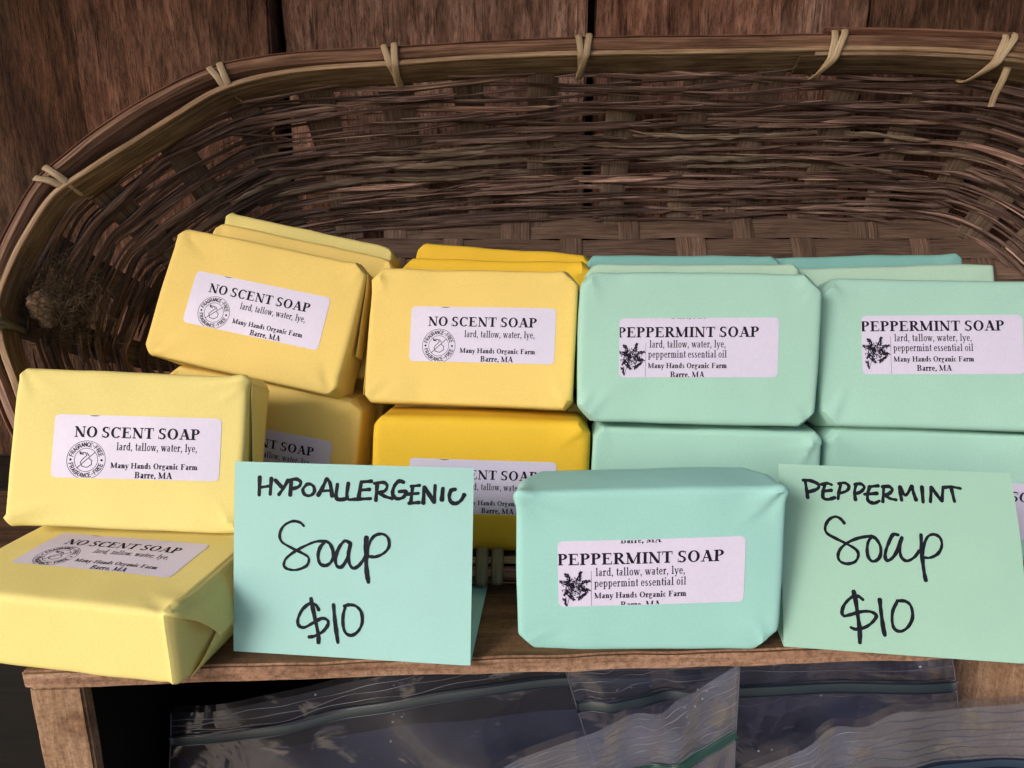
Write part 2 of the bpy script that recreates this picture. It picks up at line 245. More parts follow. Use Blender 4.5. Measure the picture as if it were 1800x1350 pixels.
# ---------------------------------------------------------------- crate
ZB=-158.0
cr=empty('wooden_crate',(0,.3,ZB*K)); tag(cr,'upturned wooden crate with a thin top board carrying the basket and soaps','crate')
ang=R_(2.8)
def crate_piece(name,x0,x1,y0,y1,z0,z1,mat,seg,amp,seed=0,label=None):
    V,F=rough_box(x0*K,x1*K,y0*K,y1*K,z0*K,z1*K,seg,amp,seed,.0009)
    o=link(name,V,F,mat,cr); o.location=(-.174,.2125-.3,0); o.rotation_euler=(0,0,ang)
    if label:o['label']=label
    return o
tb=crate_piece('top_board',0,470,0,125,-7.2,0,M['crate_top'],(120,12,3),.0006,3)
tc=crate_piece('top_board',0,470,126.5,250,-7.2,-.4,M['crate_top'],(60,6,1),.0005,5)
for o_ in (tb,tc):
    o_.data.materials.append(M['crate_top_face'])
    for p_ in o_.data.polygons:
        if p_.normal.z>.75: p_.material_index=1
a=NT('end grain',.9,.2)
crate_piece('corner_post',1,19.5,1.2,7,-190,-7.6,M['crate'],(6,4,50),.0004,8)
crate_piece('side_board',1,9,20.3,240,-190,-7.7,M['void'],(1,4,10),.0002,9)  # added near-black board, stands in for the shade behind the post
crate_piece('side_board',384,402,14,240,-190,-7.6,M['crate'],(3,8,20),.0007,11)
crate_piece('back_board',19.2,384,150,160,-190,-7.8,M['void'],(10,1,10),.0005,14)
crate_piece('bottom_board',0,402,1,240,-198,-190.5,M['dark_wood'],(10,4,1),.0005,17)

# ---------------------------------------------------------------- basket
BA=np.array([0,275,-149.3]); BU=np.array([0,.5251,.8510]); BN=np.array([0,.8510,-.5251])
OUT=[(-252,122),(-250,145),(-246,164),(-239,186),(-227,201),(-212,217),(-187,238),(-159,255),(-119,264),(-67,268.5),(-16,272.5),(40,275),(128,277),(182,278),(240,277),(290,272),(325,257),(352,235),(374,205),(388,170),(392,130),(386,88),(366,48),(334,18),(290,3),(240,-1),(160,0),(60,0),(-40,0),(-100,2),(-150,10),(-192,28),(-220,58),(-236,84),(-247,104)]
oc=catmull(OUT,12,True)
L=np.concatenate([[0],np.cumsum(np.linalg.norm(np.diff(np.vstack([oc,oc[:1]]),axis=0),axis=1))]); PER=L[-1]
def outl(th):
    th=np.asarray(th,float)%PER; x=np.interp(th,L,np.append(oc[:,0],oc[0,0])); y=np.interp(th,L,np.append(oc[:,1],oc[0,1]))
    return np.stack([x,y],-1)
def onrm(th):
    d_=outl(np.asarray(th)+14)-outl(np.asarray(th)-14); d_/=np.linalg.norm(d_,axis=-1)[...,None]
    return np.stack([d_[...,1],-d_[...,0]],-1)      # path runs clockwise seen from the mouth: inward
c_=outl(np.array([500.])); n_=onrm(np.array([500.]))
if ((c_+n_*30)[0,1]>c_[0,1]): NS=-1.0
else: NS=1.0
def P3(st,dep): st=np.asarray(st,float); return BA+np.outer(st[:,0],[1,0,0])+np.outer(st[:,1],BU)+np.outer(np.ones(len(st))*dep,BN)
def side(th,v,off=0.0):
    """point on the side wall; v 0 at the rim, 1 at the base; off towards the inside"""
    th=np.atleast_1d(np.asarray(th,float)); v=np.ones(len(th))*v
    n=onrm(th)*NS; ins=52*np.clip(v,0,2)**1.5; dep=90*(1-np.clip(1-v,0,2)**1.25)
    slope=.55; st=outl(th)+n*(ins+off*.85)[:,None] if not np.isscalar(ins) else outl(th)+n*(ins+off*.85)
    return P3(st,dep-off*slope)
def sidenrm(th,v):
    th=np.atleast_1d(th); e=4.0
    a=side(th+e,v)-side(th-e,v); b=side(th,v+.03)-side(th,v-.03)
    n=np.cross(a,b); n/=np.linalg.norm(n,axis=1)[:,None]
    ctr=P3(np.array([[90,135]]),20)[0]-side(th,v)
    s_=np.sign(np.sum(n*ctr,axis=1)); return n*s_[:,None]
def th_of(s,t):   # arc position nearest an outline point
    i=np.argmin((oc[:,0]-s)**2+(oc[:,1]-t)**2); return L[i]
bk=empty('woven_basket',tuple((BA+np.array([90,40,0]))*K)); OB=np.array(bk.location)
tag(bk,'large brown woven cane basket leaning on the plank wall, full of soaps','basket')
def add(name,V,F,U,mat,smooth=False,kind=None,label=None,parent=None):
    o=link(name,np.asarray(V)*K-OB,F,mat,parent or bk,smooth,np.asarray(U)*K)
    if kind:o['kind']=kind
    if label:o['label']=label
    return o
NSTK=int(round(PER/46)); SP=PER/NSTK
if NSTK%2: NSTK+=1; SP=PER/NSTK
vis0=th_of(-252,122); vis1=th_of(374,205)
nst=np.array
# stakes
for i in range(NSTK):
    th=i*SP+rnd.uniform(-3,3); vv=np.linspace(.05,1.04,22); lean=rnd.uniform(-4,4)
    p=[];nn=[]
    for k,v in enumerate(vv):
        t=np.array([th+lean*v]); p.append(side(t,v,-.3)[0]); nn.append(sidenrm(t,max(v,.04))[0])
    wd=rnd.uniform(17,21); V,F,U=sweep(p,nn,np.linspace(wd,wd*.8,22),1.0); add('stake',V,F,U,M['stake'])
# weavers
hid=Bag(); nvis=0
def strand(th0,ln,v0,par,w_,t_,loose=0.0,seed=0,bagit=None):
    n=max(6,int(ln/6)); th=np.linspace(th0,th0+ln,n); r=random.Random(seed)
    ph=r.uniform(0,6.28); ph2=r.uniform(0,6.28); f1=r.uniform(.012,.03)
    v=v0+.007*np.sin(th*f1+ph)+.002*np.sin(th*.11+ph2)+np.linspace(0,r.uniform(-.035,.035),n)
    off=.6-2.7*np.cos(2*np.pi*(th/SP+par)/3)+r.uniform(-.6,1.2)
    if loose: off=off+loose*np.linspace(0,1,n)**2+1.2; v=v+np.linspace(0,r.uniform(-.12,.12),n)**1.0
    p=side(th,v,0.0); nn=sidenrm(th,np.clip(v,.04,.97)); p=p+nn*off[:,None]
    tw=r.uniform(-.55,.55)+.2*np.sin(th*.03+ph); tg=np.gradient(p,axis=0); tg/=np.linalg.norm(tg,axis=1)[:,None]
    bb=np.cross(tg,nn); nn2=nn*np.cos(tw)[:,None]+bb*np.sin(tw)[:,None]
    W=w_*(1+.10*np.sin(th*.05+ph)+.04*np.sin(th*.31+ph2))*(1-.35*np.abs(np.linspace(-1,1,n))**3)
    return sweep(p,nn2,W,t_,taper=1.0 if seed%3 else 4.0)
NR=25; sid=0
for k in range(NR):
    v0=.10+.90*(k+.6)/(NR+.2); th=rnd.uniform(0,180)
    for sub in range(2):
        th=vis0-140+rnd.uniform(0,170); end=vis0-140+PER
        while th<end:
            ln=rnd.choice([rnd.uniform(90,180),rnd.uniform(170,330)]); sid+=1
            vj=v0+(sub-.5)*.019+rnd.uniform(-.009,.009); w_=rnd.choice([1.2,1.6,2.0,2.4,2.8,3.3,4.0]); t_=rnd.uniform(.35,.65)
            V,F,U=strand(th,ln,vj,(k*2+(sub==1)*(k%4==0))%3,w_,t_,0,sid)
            if th>vis0-120 and th<vis1 and nvis<285: add('weaver',V,F,U,M['weaver']); nvis+=1
            else: hid.add(V,F,U)
            th+=ln-rnd.uniform(-14,24)
hb=hid.build('weaver_mass',M['weaver'],bk); hb.data.transform(Matrix.Scale(K,4)); hb.data.transform(Matrix.Translation(-Vector(OB))); hb['kind']='stuff'
ul=hb.data.uv_layers[0]; q=np.empty(len(ul.data)*2,dtype=np.float32); ul.data.foreach_get('uv',q); ul.data.foreach_set('uv',q*K)
for i in range(11):          # rough bark covered strands, halfway down the wall
    th=rnd.uniform(vis0+110,vis1-120); V,F,U=strand(th,rnd.uniform(110,240),rnd.uniform(.42,.66),rnd.randint(0,1),rnd.uniform(3.0,4.6),1.8,0,700+i)
    V=np.array(V)+np.array([noise.noise_vector(Vector(q)*.35) for q in V])*.9
    add('bark_strand',V,F,U,M['bark'])
for i in range(34):          # broken, loose ends
    th=rnd.uniform(vis0+20,vis1-60); V,F,U=strand(th,rnd.uniform(35,120),rnd.uniform(.16,.95),rnd.randint(0,1),rnd.uniform(.9,2.2),.6,rnd.uniform(1,6),900+i)
    add('loose_splint',V,F,U,M['weaver'])
# base strips: plain weave of flat splints on the base plane
bo=np.array([outl(np.array([t]))[0]+onrm(np.array([t]))[0]*NS*50 for t in np.linspace(0,PER,240,endpoint=False)])
def span(ax,c):
    xs=[]
    for i in range(len(bo)):
        a_,b_=bo[i],bo[(i+1)%len(bo)]
        if (a_[ax]-c)*(b_[ax]-c)<0: xs.append(a_[1-ax]+(b_[1-ax]-a_[1-ax])*(c-a_[ax])/(b_[ax]-a_[ax]))
    return (min(xs),max(xs)) if len(xs)>1 else None
HW=14.6; VW=38.0; rows=[50+HW*(i+.5) for i in range(13)]
for j,t in enumerate(rows):
    sp=span(1,t)
    if not sp: continue
    s_=np.arange(sp[0]-9,sp[1]+9,4.5); off=.9*np.cos(np.pi*(s_/VW)+j*np.pi)
    p=P3(np.stack([s_,t+.5*np.sin(s_*.02+j)],-1),90-off); V,F,U=sweep(p,np.tile(-BN,(len(s_),1)),HW-.5,.8); add('base_strip',V,F,U,M['base'])
s0=-228
k=0
while s0<412:
    for q in ([0] if k%3 else [0,1]):
        sp=span(0,s0)
        if sp:
            t=np.arange(sp[0]-9,sp[1]+9,3.6); off=-.9*np.cos(np.pi*(s0/VW))*np.cos(np.pi*(t-rows[0])/HW)
            p=P3(np.stack([np.ones(len(t))*(s0+q*9)+.6*np.sin(t*.03+k),t],-1),90-off-.25*q); V,F,U=sweep(p,np.tile(-BN,(len(t),1)),rnd.uniform(13,15.5) if not q else 6,.8)
            add('base_strip',V,F,U,M['base'])
    s0+=VW; k+=1
# rim hoops
def hoop(name,r0,r1,d0,d1,mat,tha=0,thb=None,wob=.5,seed=0,gap=None,label=None):
    closed=thb is None; thb=PER if closed else thb
    n=int(abs(thb-tha)/5); th=np.linspace(tha,thb,n,endpoint=not closed)
    nr=onrm(th)*NS; ph=seed*1.7; wv=wob*(np.sin(th*.013+ph)+.5*np.sin(th*.037+ph*2))
    extra=np.zeros(n)
    if gap: 
        for (c0,sg,am) in gap: extra+=am*np.exp(-((th-c0)/sg)**2)
    V=[];U=[]
    rr=[(r0,d0),(r1,d0),(r1,d1),(r0,d1)]
    cc=[(r0+.25*(r1-r0),d0),(r0+.75*(r1-r0),d0),(r1,d0+.2*(d1-d0)),(r1,d0+.85*(d1-d0)),(r0+.7*(r1-r0),d1),(r0+.3*(r1-r0),d1),(r0,d0+.85*(d1-d0)),(r0,d0+.2*(d1-d0))]
    arr=[]
    for (a_,b_) in cc:
        arr.append(P3(outl(th)+nr*(a_+wv+extra)[:,None],b_+.4*np.sin(th*.021+ph)))
    V=np.stack(arr,1).reshape(-1,3); m=8; F=[]
    per=[(a_+b_) for a_,b_ in cc]; U=np.stack([np.stack([th,np.ones(n)*(a_*1.3+b_)],1) for a_,b_ in cc],1).reshape(-1,2)
    for i in range(n if closed else n-1):
        j=(i+1)%n
        for k in range(m): l=(k+1)%m; F.append((i*m+k,j*m+k,j*m+l,i*m+l))
    if not closed: F.append(tuple(range(m-1,-1,-1))); F.append(tuple((n-1)*m+k for k in range(m)))
    return add(name,V,F,U,mat,False,label=label)
th_gap=th_of(-200,225); thj=th_of(168,277); thl=th_of(30,0)
def TH(px,py):
    r=ray(px,py); t=(BA@BN)/(r@BN); P=r*t; return th_of(P[0],(P-BA)@BU)
hoop('outer_hoop',-7.4,-1.4,-5.5,9,M['hoop'],seed=1,gap=[(th_gap,60,-1.5)])
hoop('outer_splint',-8.7,-7.7,-4.6,9,M['hoop_dark'],seed=1,gap=[(th_gap,60,-1.5)])
hoop('outer_splint',-10.4,-7.7,-7.2,8,M['hoop_dark'],tha=TH(1436,80)-PER,thb=TH(1436,80)-PER+700,seed=2.2)
hoop('inner_hoop',.2,2.4,-1.5,13,M['hoop_inner'],seed=3,gap=[(th_gap,55,6.5)])
hoop('hoop_edge',-.6,2.3,-2.9,-1.4,M['hoop_edge'],seed=3,gap=[(th_gap,55,6.5)])
hoop('inner_hoop',2.6,5.0,-.4,13.6,M['hoop_inner'],tha=TH(1415,110),thb=TH(1415,110)+560,seed=3,label='overlapping end of the inner hoop')
hoop('hoop_edge',2.3,4.6,-1.6,-.4,M['hoop_edge'],tha=TH(1430,110),thb=TH(1430,110)+545,seed=3)
# cane ties
def tie(th,spread,slant,wd=4.6,tail=0.0,conv=0,inner=5.6,mat='cane',outr=8.95):
    t_=empty('rim_tie',tuple((P3(outl(np.array([th])),0)[0])*K)); t_.parent=bk; t_.location=Vector(P3(outl(np.array([th])),0)[0]*K)-Vector(OB)
    B=Bag(); org=np.array(P3(outl(np.array([th])),0)[0])
    for s_ in (-1,1):
        prof=[(-5,15,.9),(-outr+.1,10,1),(-outr,2,1.0),(-outr+.1,-4.9,1),(-6,-6.4,.95),(-1,-5.6,.7),(2.2,-3.4,.55),(inner,-1,.35),(inner+.6,5,.05),(inner+.4,12,-.35),(inner-1.5,15.8,-.6),(inner-5,17,-.7)]
        prof=catmull(prof,5)
        q=[];nn=[]
        for (r,dp,f) in prof:
            f=1.0 if conv else f
            tt=np.array([th+s_*spread*max(f,-.1)+slant*(1-f)])
            q.append(P3(outl(tt)+onrm(tt)*NS*r,dp)[0]); c=P3(outl(tt)+onrm(tt)*NS*(-2),4)[0]; nn.append(q[-1]-c)
        nn=np.array(nn); nn/=np.linalg.norm(nn,axis=1)[:,None]
        V,F,U=sweep(np.array(q)+nn*(.3*s_+.3),nn,wd,.7); B.add((V-org)*K,F,U*K)
    o=B.build('rim_tie',M[mat],bk,True); o.location=t_.location; bpy.data.objects.remove(t_); return o
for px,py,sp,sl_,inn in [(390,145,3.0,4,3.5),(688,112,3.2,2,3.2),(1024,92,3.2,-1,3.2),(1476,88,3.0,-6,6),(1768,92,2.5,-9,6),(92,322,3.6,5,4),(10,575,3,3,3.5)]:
    tie(TH(px,py),sp*.9,sl_,4.0,inner=inn,outr=10.6 if px>1430 else 8.95,mat='cane' if px>20 else 'cane_brown_shade')
for s_,sp in ((-13,5.2),(-120,4),(95,4),(200,4),(300,4)): tie(th_of(s_,0),3.3,.3,5.4 if s_==-13 else 4.6,conv=1,mat='cane_brown_shade')
tie(th_of(388,170),3,3); tie(th_of(372,58),3,3)
# loose tail of the cane under the right hand tie
pp=[at(1772,118,412),at(1763,140,414),at(1750,165,418),at(1742,187,421)]; pc=catmull(pp,5)
V,F,U=sweep(pc,np.tile([0,-1,.2],(len(pc),1)),np.linspace(4.6,4.0,len(pc)),.6); add('cane_tail',V,F,U,M['cane'],True)

# fibre clump on the left end of the basket (dusty web and plant fluff)
fb=NT('dusty fibre',.95,.1); fb.col(fb.ramp(fb.noise(fb.coord(),90,3,.6),[(.35,(.018,.012,.008)),(.6,(.06,.042,.026)),(.75,(.16,.11,.075))]))
cm=at(84,538,350); B=Bag(); r2=random.Random(5)
for i in range(3600):
    rr=abs(r2.gauss(0,1)); aa=r2.uniform(0,6.28); c0=cm+np.array([math.cos(aa)*rr*11+r2.uniform(0,9),r2.uniform(-6,7)+rr*3,math.sin(aa)*rr*11+r2.uniform(-4,4)])
    d0=np.array([r2.gauss(0,1),r2.gauss(0,.6),r2.gauss(0,1)]); d0/=np.linalg.norm(d0); d1=np.array([r2.gauss(0,1),r2.gauss(0,.6),r2.gauss(0,1)])*.6
    ln=r2.uniform(3,11); pts=np.array([c0+d0*ln*t+d1*ln*t*t for t in np.linspace(-.5,.5,5)]); n0=np.cross(d0,[.3,-1,.2]); wd=r2.uniform(.04,.13)
    sd=n0/np.linalg.norm(n0)*wd; V=np.concatenate([pts-sd,pts+sd]); F=[(k,k+1,k+6,k+5) for k in range(4)]
    B.add((V-cm)*K,F)
root=empty('fibre_clump',tuple(cm*K)); o=B.build('fibres',fb.m,root); o['kind']='stuff'
bm=bmesh.new(); bmesh.ops.create_icosphere(bm,subdivisions=4,radius=1)
for v in bm.verts:
    k_=1+.35*noise.noise(v.co*1.6)+.2*noise.noise(v.co*5); v.co=Vector((v.co.x*8.5*k_,v.co.y*4.5*k_-1,v.co.z*9*k_-1))*K
me=bpy.data.meshes.new('core'); bm.to_mesh(me); bm.free()
for p_ in me.polygons: p_.use_smooth=True
a=NT('pale matted fluff',1,.05); v=a.coord(); a.col(a.ramp(a.noise(v,260,5,.75,.4),[(.35,(.03,.02,.013)),(.5,(.11,.07,.045)),(.66,(.26,.17,.115))])); a.bump(a.noise(v,500,5,.8),.0012,1)
me.materials.append(a.m); cb_=bpy.data.objects.new('core',me); COL.objects.link(cb_); cb_.parent=root
tag(root,'dusty brown clump of web and fibres caught at the left end of the basket','fibre clump')
# ---------------------------------------------------------------- lettering: a seriffed alphabet drawn as strokes
def quad(a,b,c,d): return [a,b,c,d]
def ring(cx,cy,rx,ry,a0,a1,st,th,n=14):
    out=[]; A=[math.radians(a0+(a1-a0)*i/n) for i in range(n+1)]
    for a,b in zip(A,A[1:]):
        o1=(cx+rx*math.cos(a),cy+ry*math.sin(a)); o2=(cx+rx*math.cos(b),cy+ry*math.sin(b))
        i1=(cx+(rx-st)*math.cos(a),cy+(ry-th)*math.sin(a)); i2=(cx+(rx-st)*math.cos(b),cy+(ry-th)*math.sin(b))
        out.append([o1,o2,i2,i1])
    return out
def bar(x0,y0,x1,y1): return [[(x0,y0),(x1,y0),(x1,y1),(x0,y1)]]
def leg(x0,y0,x1,y1,w): return [[(x0-w/2,y0),(x0+w/2,y0),(x1+w/2,y1),(x1-w/2,y1)]]
def glyph(c,bold):
    s=.25 if bold else .17; t=.09 if bold else .08; sw=.11 if bold else .1; X=.68
    def stem(x,y0,y1,sb=1,stp=1,w=None):
        w=w or s; g=leg(x,y0,x,y1,w)
        if sb: g+=bar(x-w/2-sw,y0,x+w/2+sw,y0+t)
        if stp==1: g+=bar(x-w/2-sw,y1-t,x+w/2+sw,y1)
        if stp==2: g+=[[(x-w/2-sw,y1-t*1.6),(x,y1-t*2),(x,y1),(x-w/2,y1)]]
        return g
    if c=='I': return stem(.25,0,1),.5
    if c=='O': return ring(.52,.5,.5,.52,0,360,s,t,22),1.06
    if c=='C': return ring(.52,.5,.5,.52,42,318,s,t,18)+bar(.84,.68,.9,1.0),1.0
    if c=='G': return ring(.52,.5,.5,.52,45,330,s,t,18)+bar(.84,.68,.9,1.0)+bar(.76,.05,.76+s,.45)+bar(.66,.4,1.06,.4+t),1.1
    if c=='S': return ring(.38,.745,.33,.275,35,250,s*.85,t*1.2)+ring(.37,.26,.35,.28,-150,75,s*.85,t*1.2)+[[(.1,.66),(.22,.5),(.66,.3),(.56,.52)]]+bar(.64,.7,.69,1.0)+bar(.03,0,.08,.32),.8
    if c=='N': return leg(.17,0,.17,1,t)+leg(.88,0,.88,1,t)+leg(.12,1,.84,0,s*1.15)+bar(.02,0,.34,t)+bar(.7,1-t,1.04,1)+bar(0,1-t,.2,1),1.06
    if c=='A': return leg(.16,0,.5,1,t)+leg(.5,1,.86,0,s*1.1)+bar(.28,.3,.7,.3+t)+bar(0,0,.34,t)+bar(.64,0,1.08,t),1.06
    if c in 'PRB':
        g=stem(.22,0,1)+ring(.42,.745,.4,.27,-90,90,s,t)+bar(.2,1-t,.44,1)+bar(.2,.475,.44,.475+t)
        if c=='R': g+=leg(.46,.5,.86,0,s*1.1)+bar(.72,0,1.02,t); return g,1.0
        if c=='B': g+=ring(.44,.26,.44,.28,-90,90,s,t)+bar(.2,0,.46,t); return g,.95
        return g,.88
    if c in 'EF':
        g=stem(.22,0,1)+bar(.2,1-t,.8,1)+bar(.2,.49,.6,.49+t)+bar(.74,.76,.8,1)+bar(.56,.38,.61,.66)
        if c=='E': g+=bar(.2,0,.84,t)+bar(.79,0,.86,.28); return g,.94
        return g,.86
    if c=='T': return stem(.46,0,1,1,0)+bar(.03,1-t,.89,1)+bar(.02,.72,.08,1)+bar(.84,.72,.9,1),.94
    if c=='M': return leg(.16,0,.16,1,t)+leg(1.06,0,1.06,1,s)+leg(.14,1,.58,.05,s*1.1)+leg(.58,.05,1.06,1,t)+bar(0,0,.34,t)+bar(.88,0,1.28,t)+bar(0,1-t,.2,1)+bar(1.0,1-t,1.28,1),1.32
    if c=='H': return stem(.22,0,1)+stem(.9,0,1)+bar(.2,.47,.9,.47+t),1.14
    if c=='l': return stem(.19,0,1.04,1,2),.4
    if c=='i': return stem(.19,0,X,1,2)+ring(.18,.92,s*.6,s*.62,0,360,s*.59,s*.6,8),.4
    if c=='a': return ring(.25,.2,.22,.22,60,300,s*.8,t)+stem(.4,.02,.5,0,0)+ring(.28,.47,.18+s/2,.22,0,150,s*.9,t,8)+leg(.4,.1,.5,0,s*.8)+bar(.25,.34,.42,.34+t),.62
    if c=='c': return ring(.3,.34,.28,.36,45,320,s*.9,t,12),.58
    if c=='d': return ring(.3,.34,.28,.36,30,330,s*.9,t,12)+stem(.52,.0,1.04,0,2)+bar(.5,0,.68,t),.72
    if c=='e': return ring(.3,.34,.28,.36,0,325,s*.9,t,14)+bar(.1,.34,.57,.34+t),.6
    if c=='g': return ring(.28,.46,.25,.24,0,360,s*.8,t)+ring(.3,-.12,.28,.17,0,360,s*.5,t)+bar(.45,.58,.66,.66)+leg(.16,.26,.2,.0,s*.6),.66
    if c in 'nm':
        g=stem(.18,0,X,1,2)+ring(.36,.43,.16+s/2,.27,0,130,s,t,8)+stem(.36+.16,0,.45,1,0)
        if c=='m': g+=ring(.7,.43,.16+s/2,.27,0,130,s,t,8)+stem(.86,0,.45,1,0); return g,1.06
        return g,.72
    if c=='r': return stem(.18,0,X,1,2)+ring(.38,.46,.2,.24,50,150,s,t,6)+ring(.42,.58,s*.5,s*.5,0,360,s*.49,s*.49,8),.52
    if c=='o': return ring(.31,.34,.29,.36,0,360,s*.9,t,16),.63
    if c=='p': return stem(.18,-.3,X,1,2)+ring(.38,.34,.28,.36,-150,150,s*.9,t,12),.72
    if c=='s': return ring(.25,.5,.2,.19,30,260,s*.95,t)+ring(.24,.18,.22,.19,-160,80,s*.95,t)+[[(.06,.5),(.1,.36),(.44,.16),(.4,.34)]],.52
    if c=='t': return stem(.2,.08,.9,0,0)+bar(.02,X-t,.38,X)+ring(.3,.14,.16,.16,180,310,s,t,6),.4
    if c=='w': return leg(.1,X,.3,0,s)+leg(.3,0,.48,X,t)+leg(.46,X,.66,0,s)+leg(.66,0,.86,X,t)+bar(-.02,X-t,.24,X)+bar(.34,X-t,.6,X)+bar(.74,X-t,.96,X),.96
    if c=='y': return leg(.1,X,.34,0,s)+leg(.22,-.3,.58,X,t)+bar(-.02,X-t,.24,X)+bar(.44,X-t,.68,X)+ring(.16,-.24,s*.5,s*.5,0,360,s*.49,s*.49,8),.66
    if c==',': return ring(.14,.06,s*.6,s*.6,0,360,s*.59,s*.59,8)+leg(.1,-.2,.18,.05,t*1.1),.32
    return [],.4
def textline(txt,x0,x1,base,cap,bold,space=.36):
    polys=[];x=0
    for c in txt:
        if c==' ': x+=space; continue
        g,a=glyph(c,bold); polys+=[[(px+x,py) for px,py in q] for q in g]; x+=a+.05
    k=(x1-x0)/(x-.05)
    return [[(x0+px*k,base+py*cap) for px,py in q] for q in polys]
def pline(pts,w):
    out=[]
    for (a,b),(c,d) in zip(pts,pts[1:]):
        L_=math.hypot(c-a,d-b) or 1e-6; nx,ny=-(d-b)/L_*w/2,(c-a)/L_*w/2; ex,ey=(c-a)/L_*w*.3,(d-b)/L_*w*.3
        out.append([(a-ex+nx,b-ey+ny),(a-ex-nx,b-ey-ny),(c+ex-nx,d+ey-ny),(c+ex+nx,d+ey+ny)])
    return out
SIMPLE={'F':[[(0,0),(0,1),(.6,1)],[(0,.55),(.5,.55)]],'R':[[(0,0),(0,1),(.5,1),(.6,.75),(.5,.5),(0,.5)],[(.3,.5),(.65,0)]],'A':[[(0,0),(.35,1),(.7,0)],[(.15,.35),(.55,.35)]],
'G':[[(.65,.85),(.35,1),(.05,.75),(.05,.25),(.35,0),(.65,.15),(.65,.5),(.4,.5)]],'N':[[(0,0),(0,1),(.6,0),(.6,1)]],'C':[[(.65,.85),(.35,1),(.05,.75),(.05,.25),(.35,0),(.65,.15)]],
'E':[[(.6,1),(0,1),(0,0),(.6,0)],[(0,.52),(.5,.52)]],'-':[[(.1,.5),(.45,.5)]]}
def arctext(txt,cx,cy,r,deg0,deg1,h,w,inside=False):
    out=[]; n=len(txt)
    for i,c in enumerate(txt):
        a=math.radians(deg0+(deg1-deg0)*(i+.5)/n)
        for st in SIMPLE[c]:
            P=[]
            for (x,y) in st:
                lx,ly=(x-.32)*h*.85,(y-.5)*h
                if inside: ux,uy=(-math.sin(a),math.cos(a)); vx,vy=(-math.cos(a),-math.sin(a))
                else: ux,uy=(math.sin(a),-math.cos(a)); vx,vy=(math.cos(a),math.sin(a))
                P.append((cx+r*math.cos(a)+ux*lx+vx*ly,cy+r*math.sin(a)+uy*lx+vy*ly))
            out+=pline(P,w)
    return out
def clip(poly,x0,x1,y0,y1):
    for ax,val,sg in ((0,x0,1),(0,x1,-1),(1,y0,1),(1,y1,-1)):
        o=[]
        for i in range(len(poly)):
            a,b=poly[i-1],poly[i]; ia=(a[ax]-val)*sg>=0; ib=(b[ax]-val)*sg>=0
            if ia!=ib:
                t=(val-a[ax])/(b[ax]-a[ax]); o.append((a[0]+t*(b[0]-a[0]),a[1]+t*(b[1]-a[1])))
            if ib: o.append(b)
        poly=o
        if len(poly)<3: return None
    return poly
LW,LH=66.7,25.4
def Y_(y): return LH-y            # measured from the top edge
def no_scent():
    T=textline('NO SCENT SOAP',8.3,58.4,Y_(9.0),4.35,True,.34)
    T+=textline('lard, tallow, water, lye,',25.4,57.6,Y_(13.9),3.1,False,.36)
    T+=textline('Many Hands Organic Farm',23.6,58.0,Y_(21.1),2.25,True,.38)
    T+=textline('Barre, MA',33.3,48.2,Y_(24.9),2.55,True,.38)
    T+=ring(15.9,LH+.6,3,1.1,205,335,.5,.45,8)
    c=(13.7,Y_(18.1)); E=ring(*c,7.75,7.75,0,360,.2,.2,48)+ring(*c,4.75,4.75,0,360,.2,.2,36)
    E+=arctext('FRAGRANCE-FREE',*c,6.2,168,14,1.6,.3)+arctext('FRAGRANCE-FREE',*c,6.2,192,348,1.6,.3,True)
    for s_ in (-1,1): E+=ring(c[0]+s_*6.2,c[1],.5,.5,0,360,.49,.49,8)
    E+=pline([(c[0]-3.4,c[1]-3.3),(c[0]+3.5,c[1]+3.2)],.3)
    E+=pline([(c[0]-2.2,c[1]+3.0),(c[0]-.4,c[1]+2.9),(c[0]+.2,c[1]+1.8),(c[0]-1.4,c[1]+.2),(c[0]-2.2,c[1]-1.0),(c[0]-1.4,c[1]-2.6),(c[0]+.6,c[1]-3.0),(c[0]+2.3,c[1]-1.8),(c[0]+2.3,c[1]-.2),(c[0]+1.2,c[1]+.6)],.3)
    E+=pline([(c[0]-2.6,c[1]+3.2),(c[0]-2.4,c[1]+2.4),(c[0]-1.2,c[1]+2.3)],.5)+pline([(c[0]+.2,c[1]+2.9),(c[0]+1.2,c[1]+1.6)],.3)
    return T,E
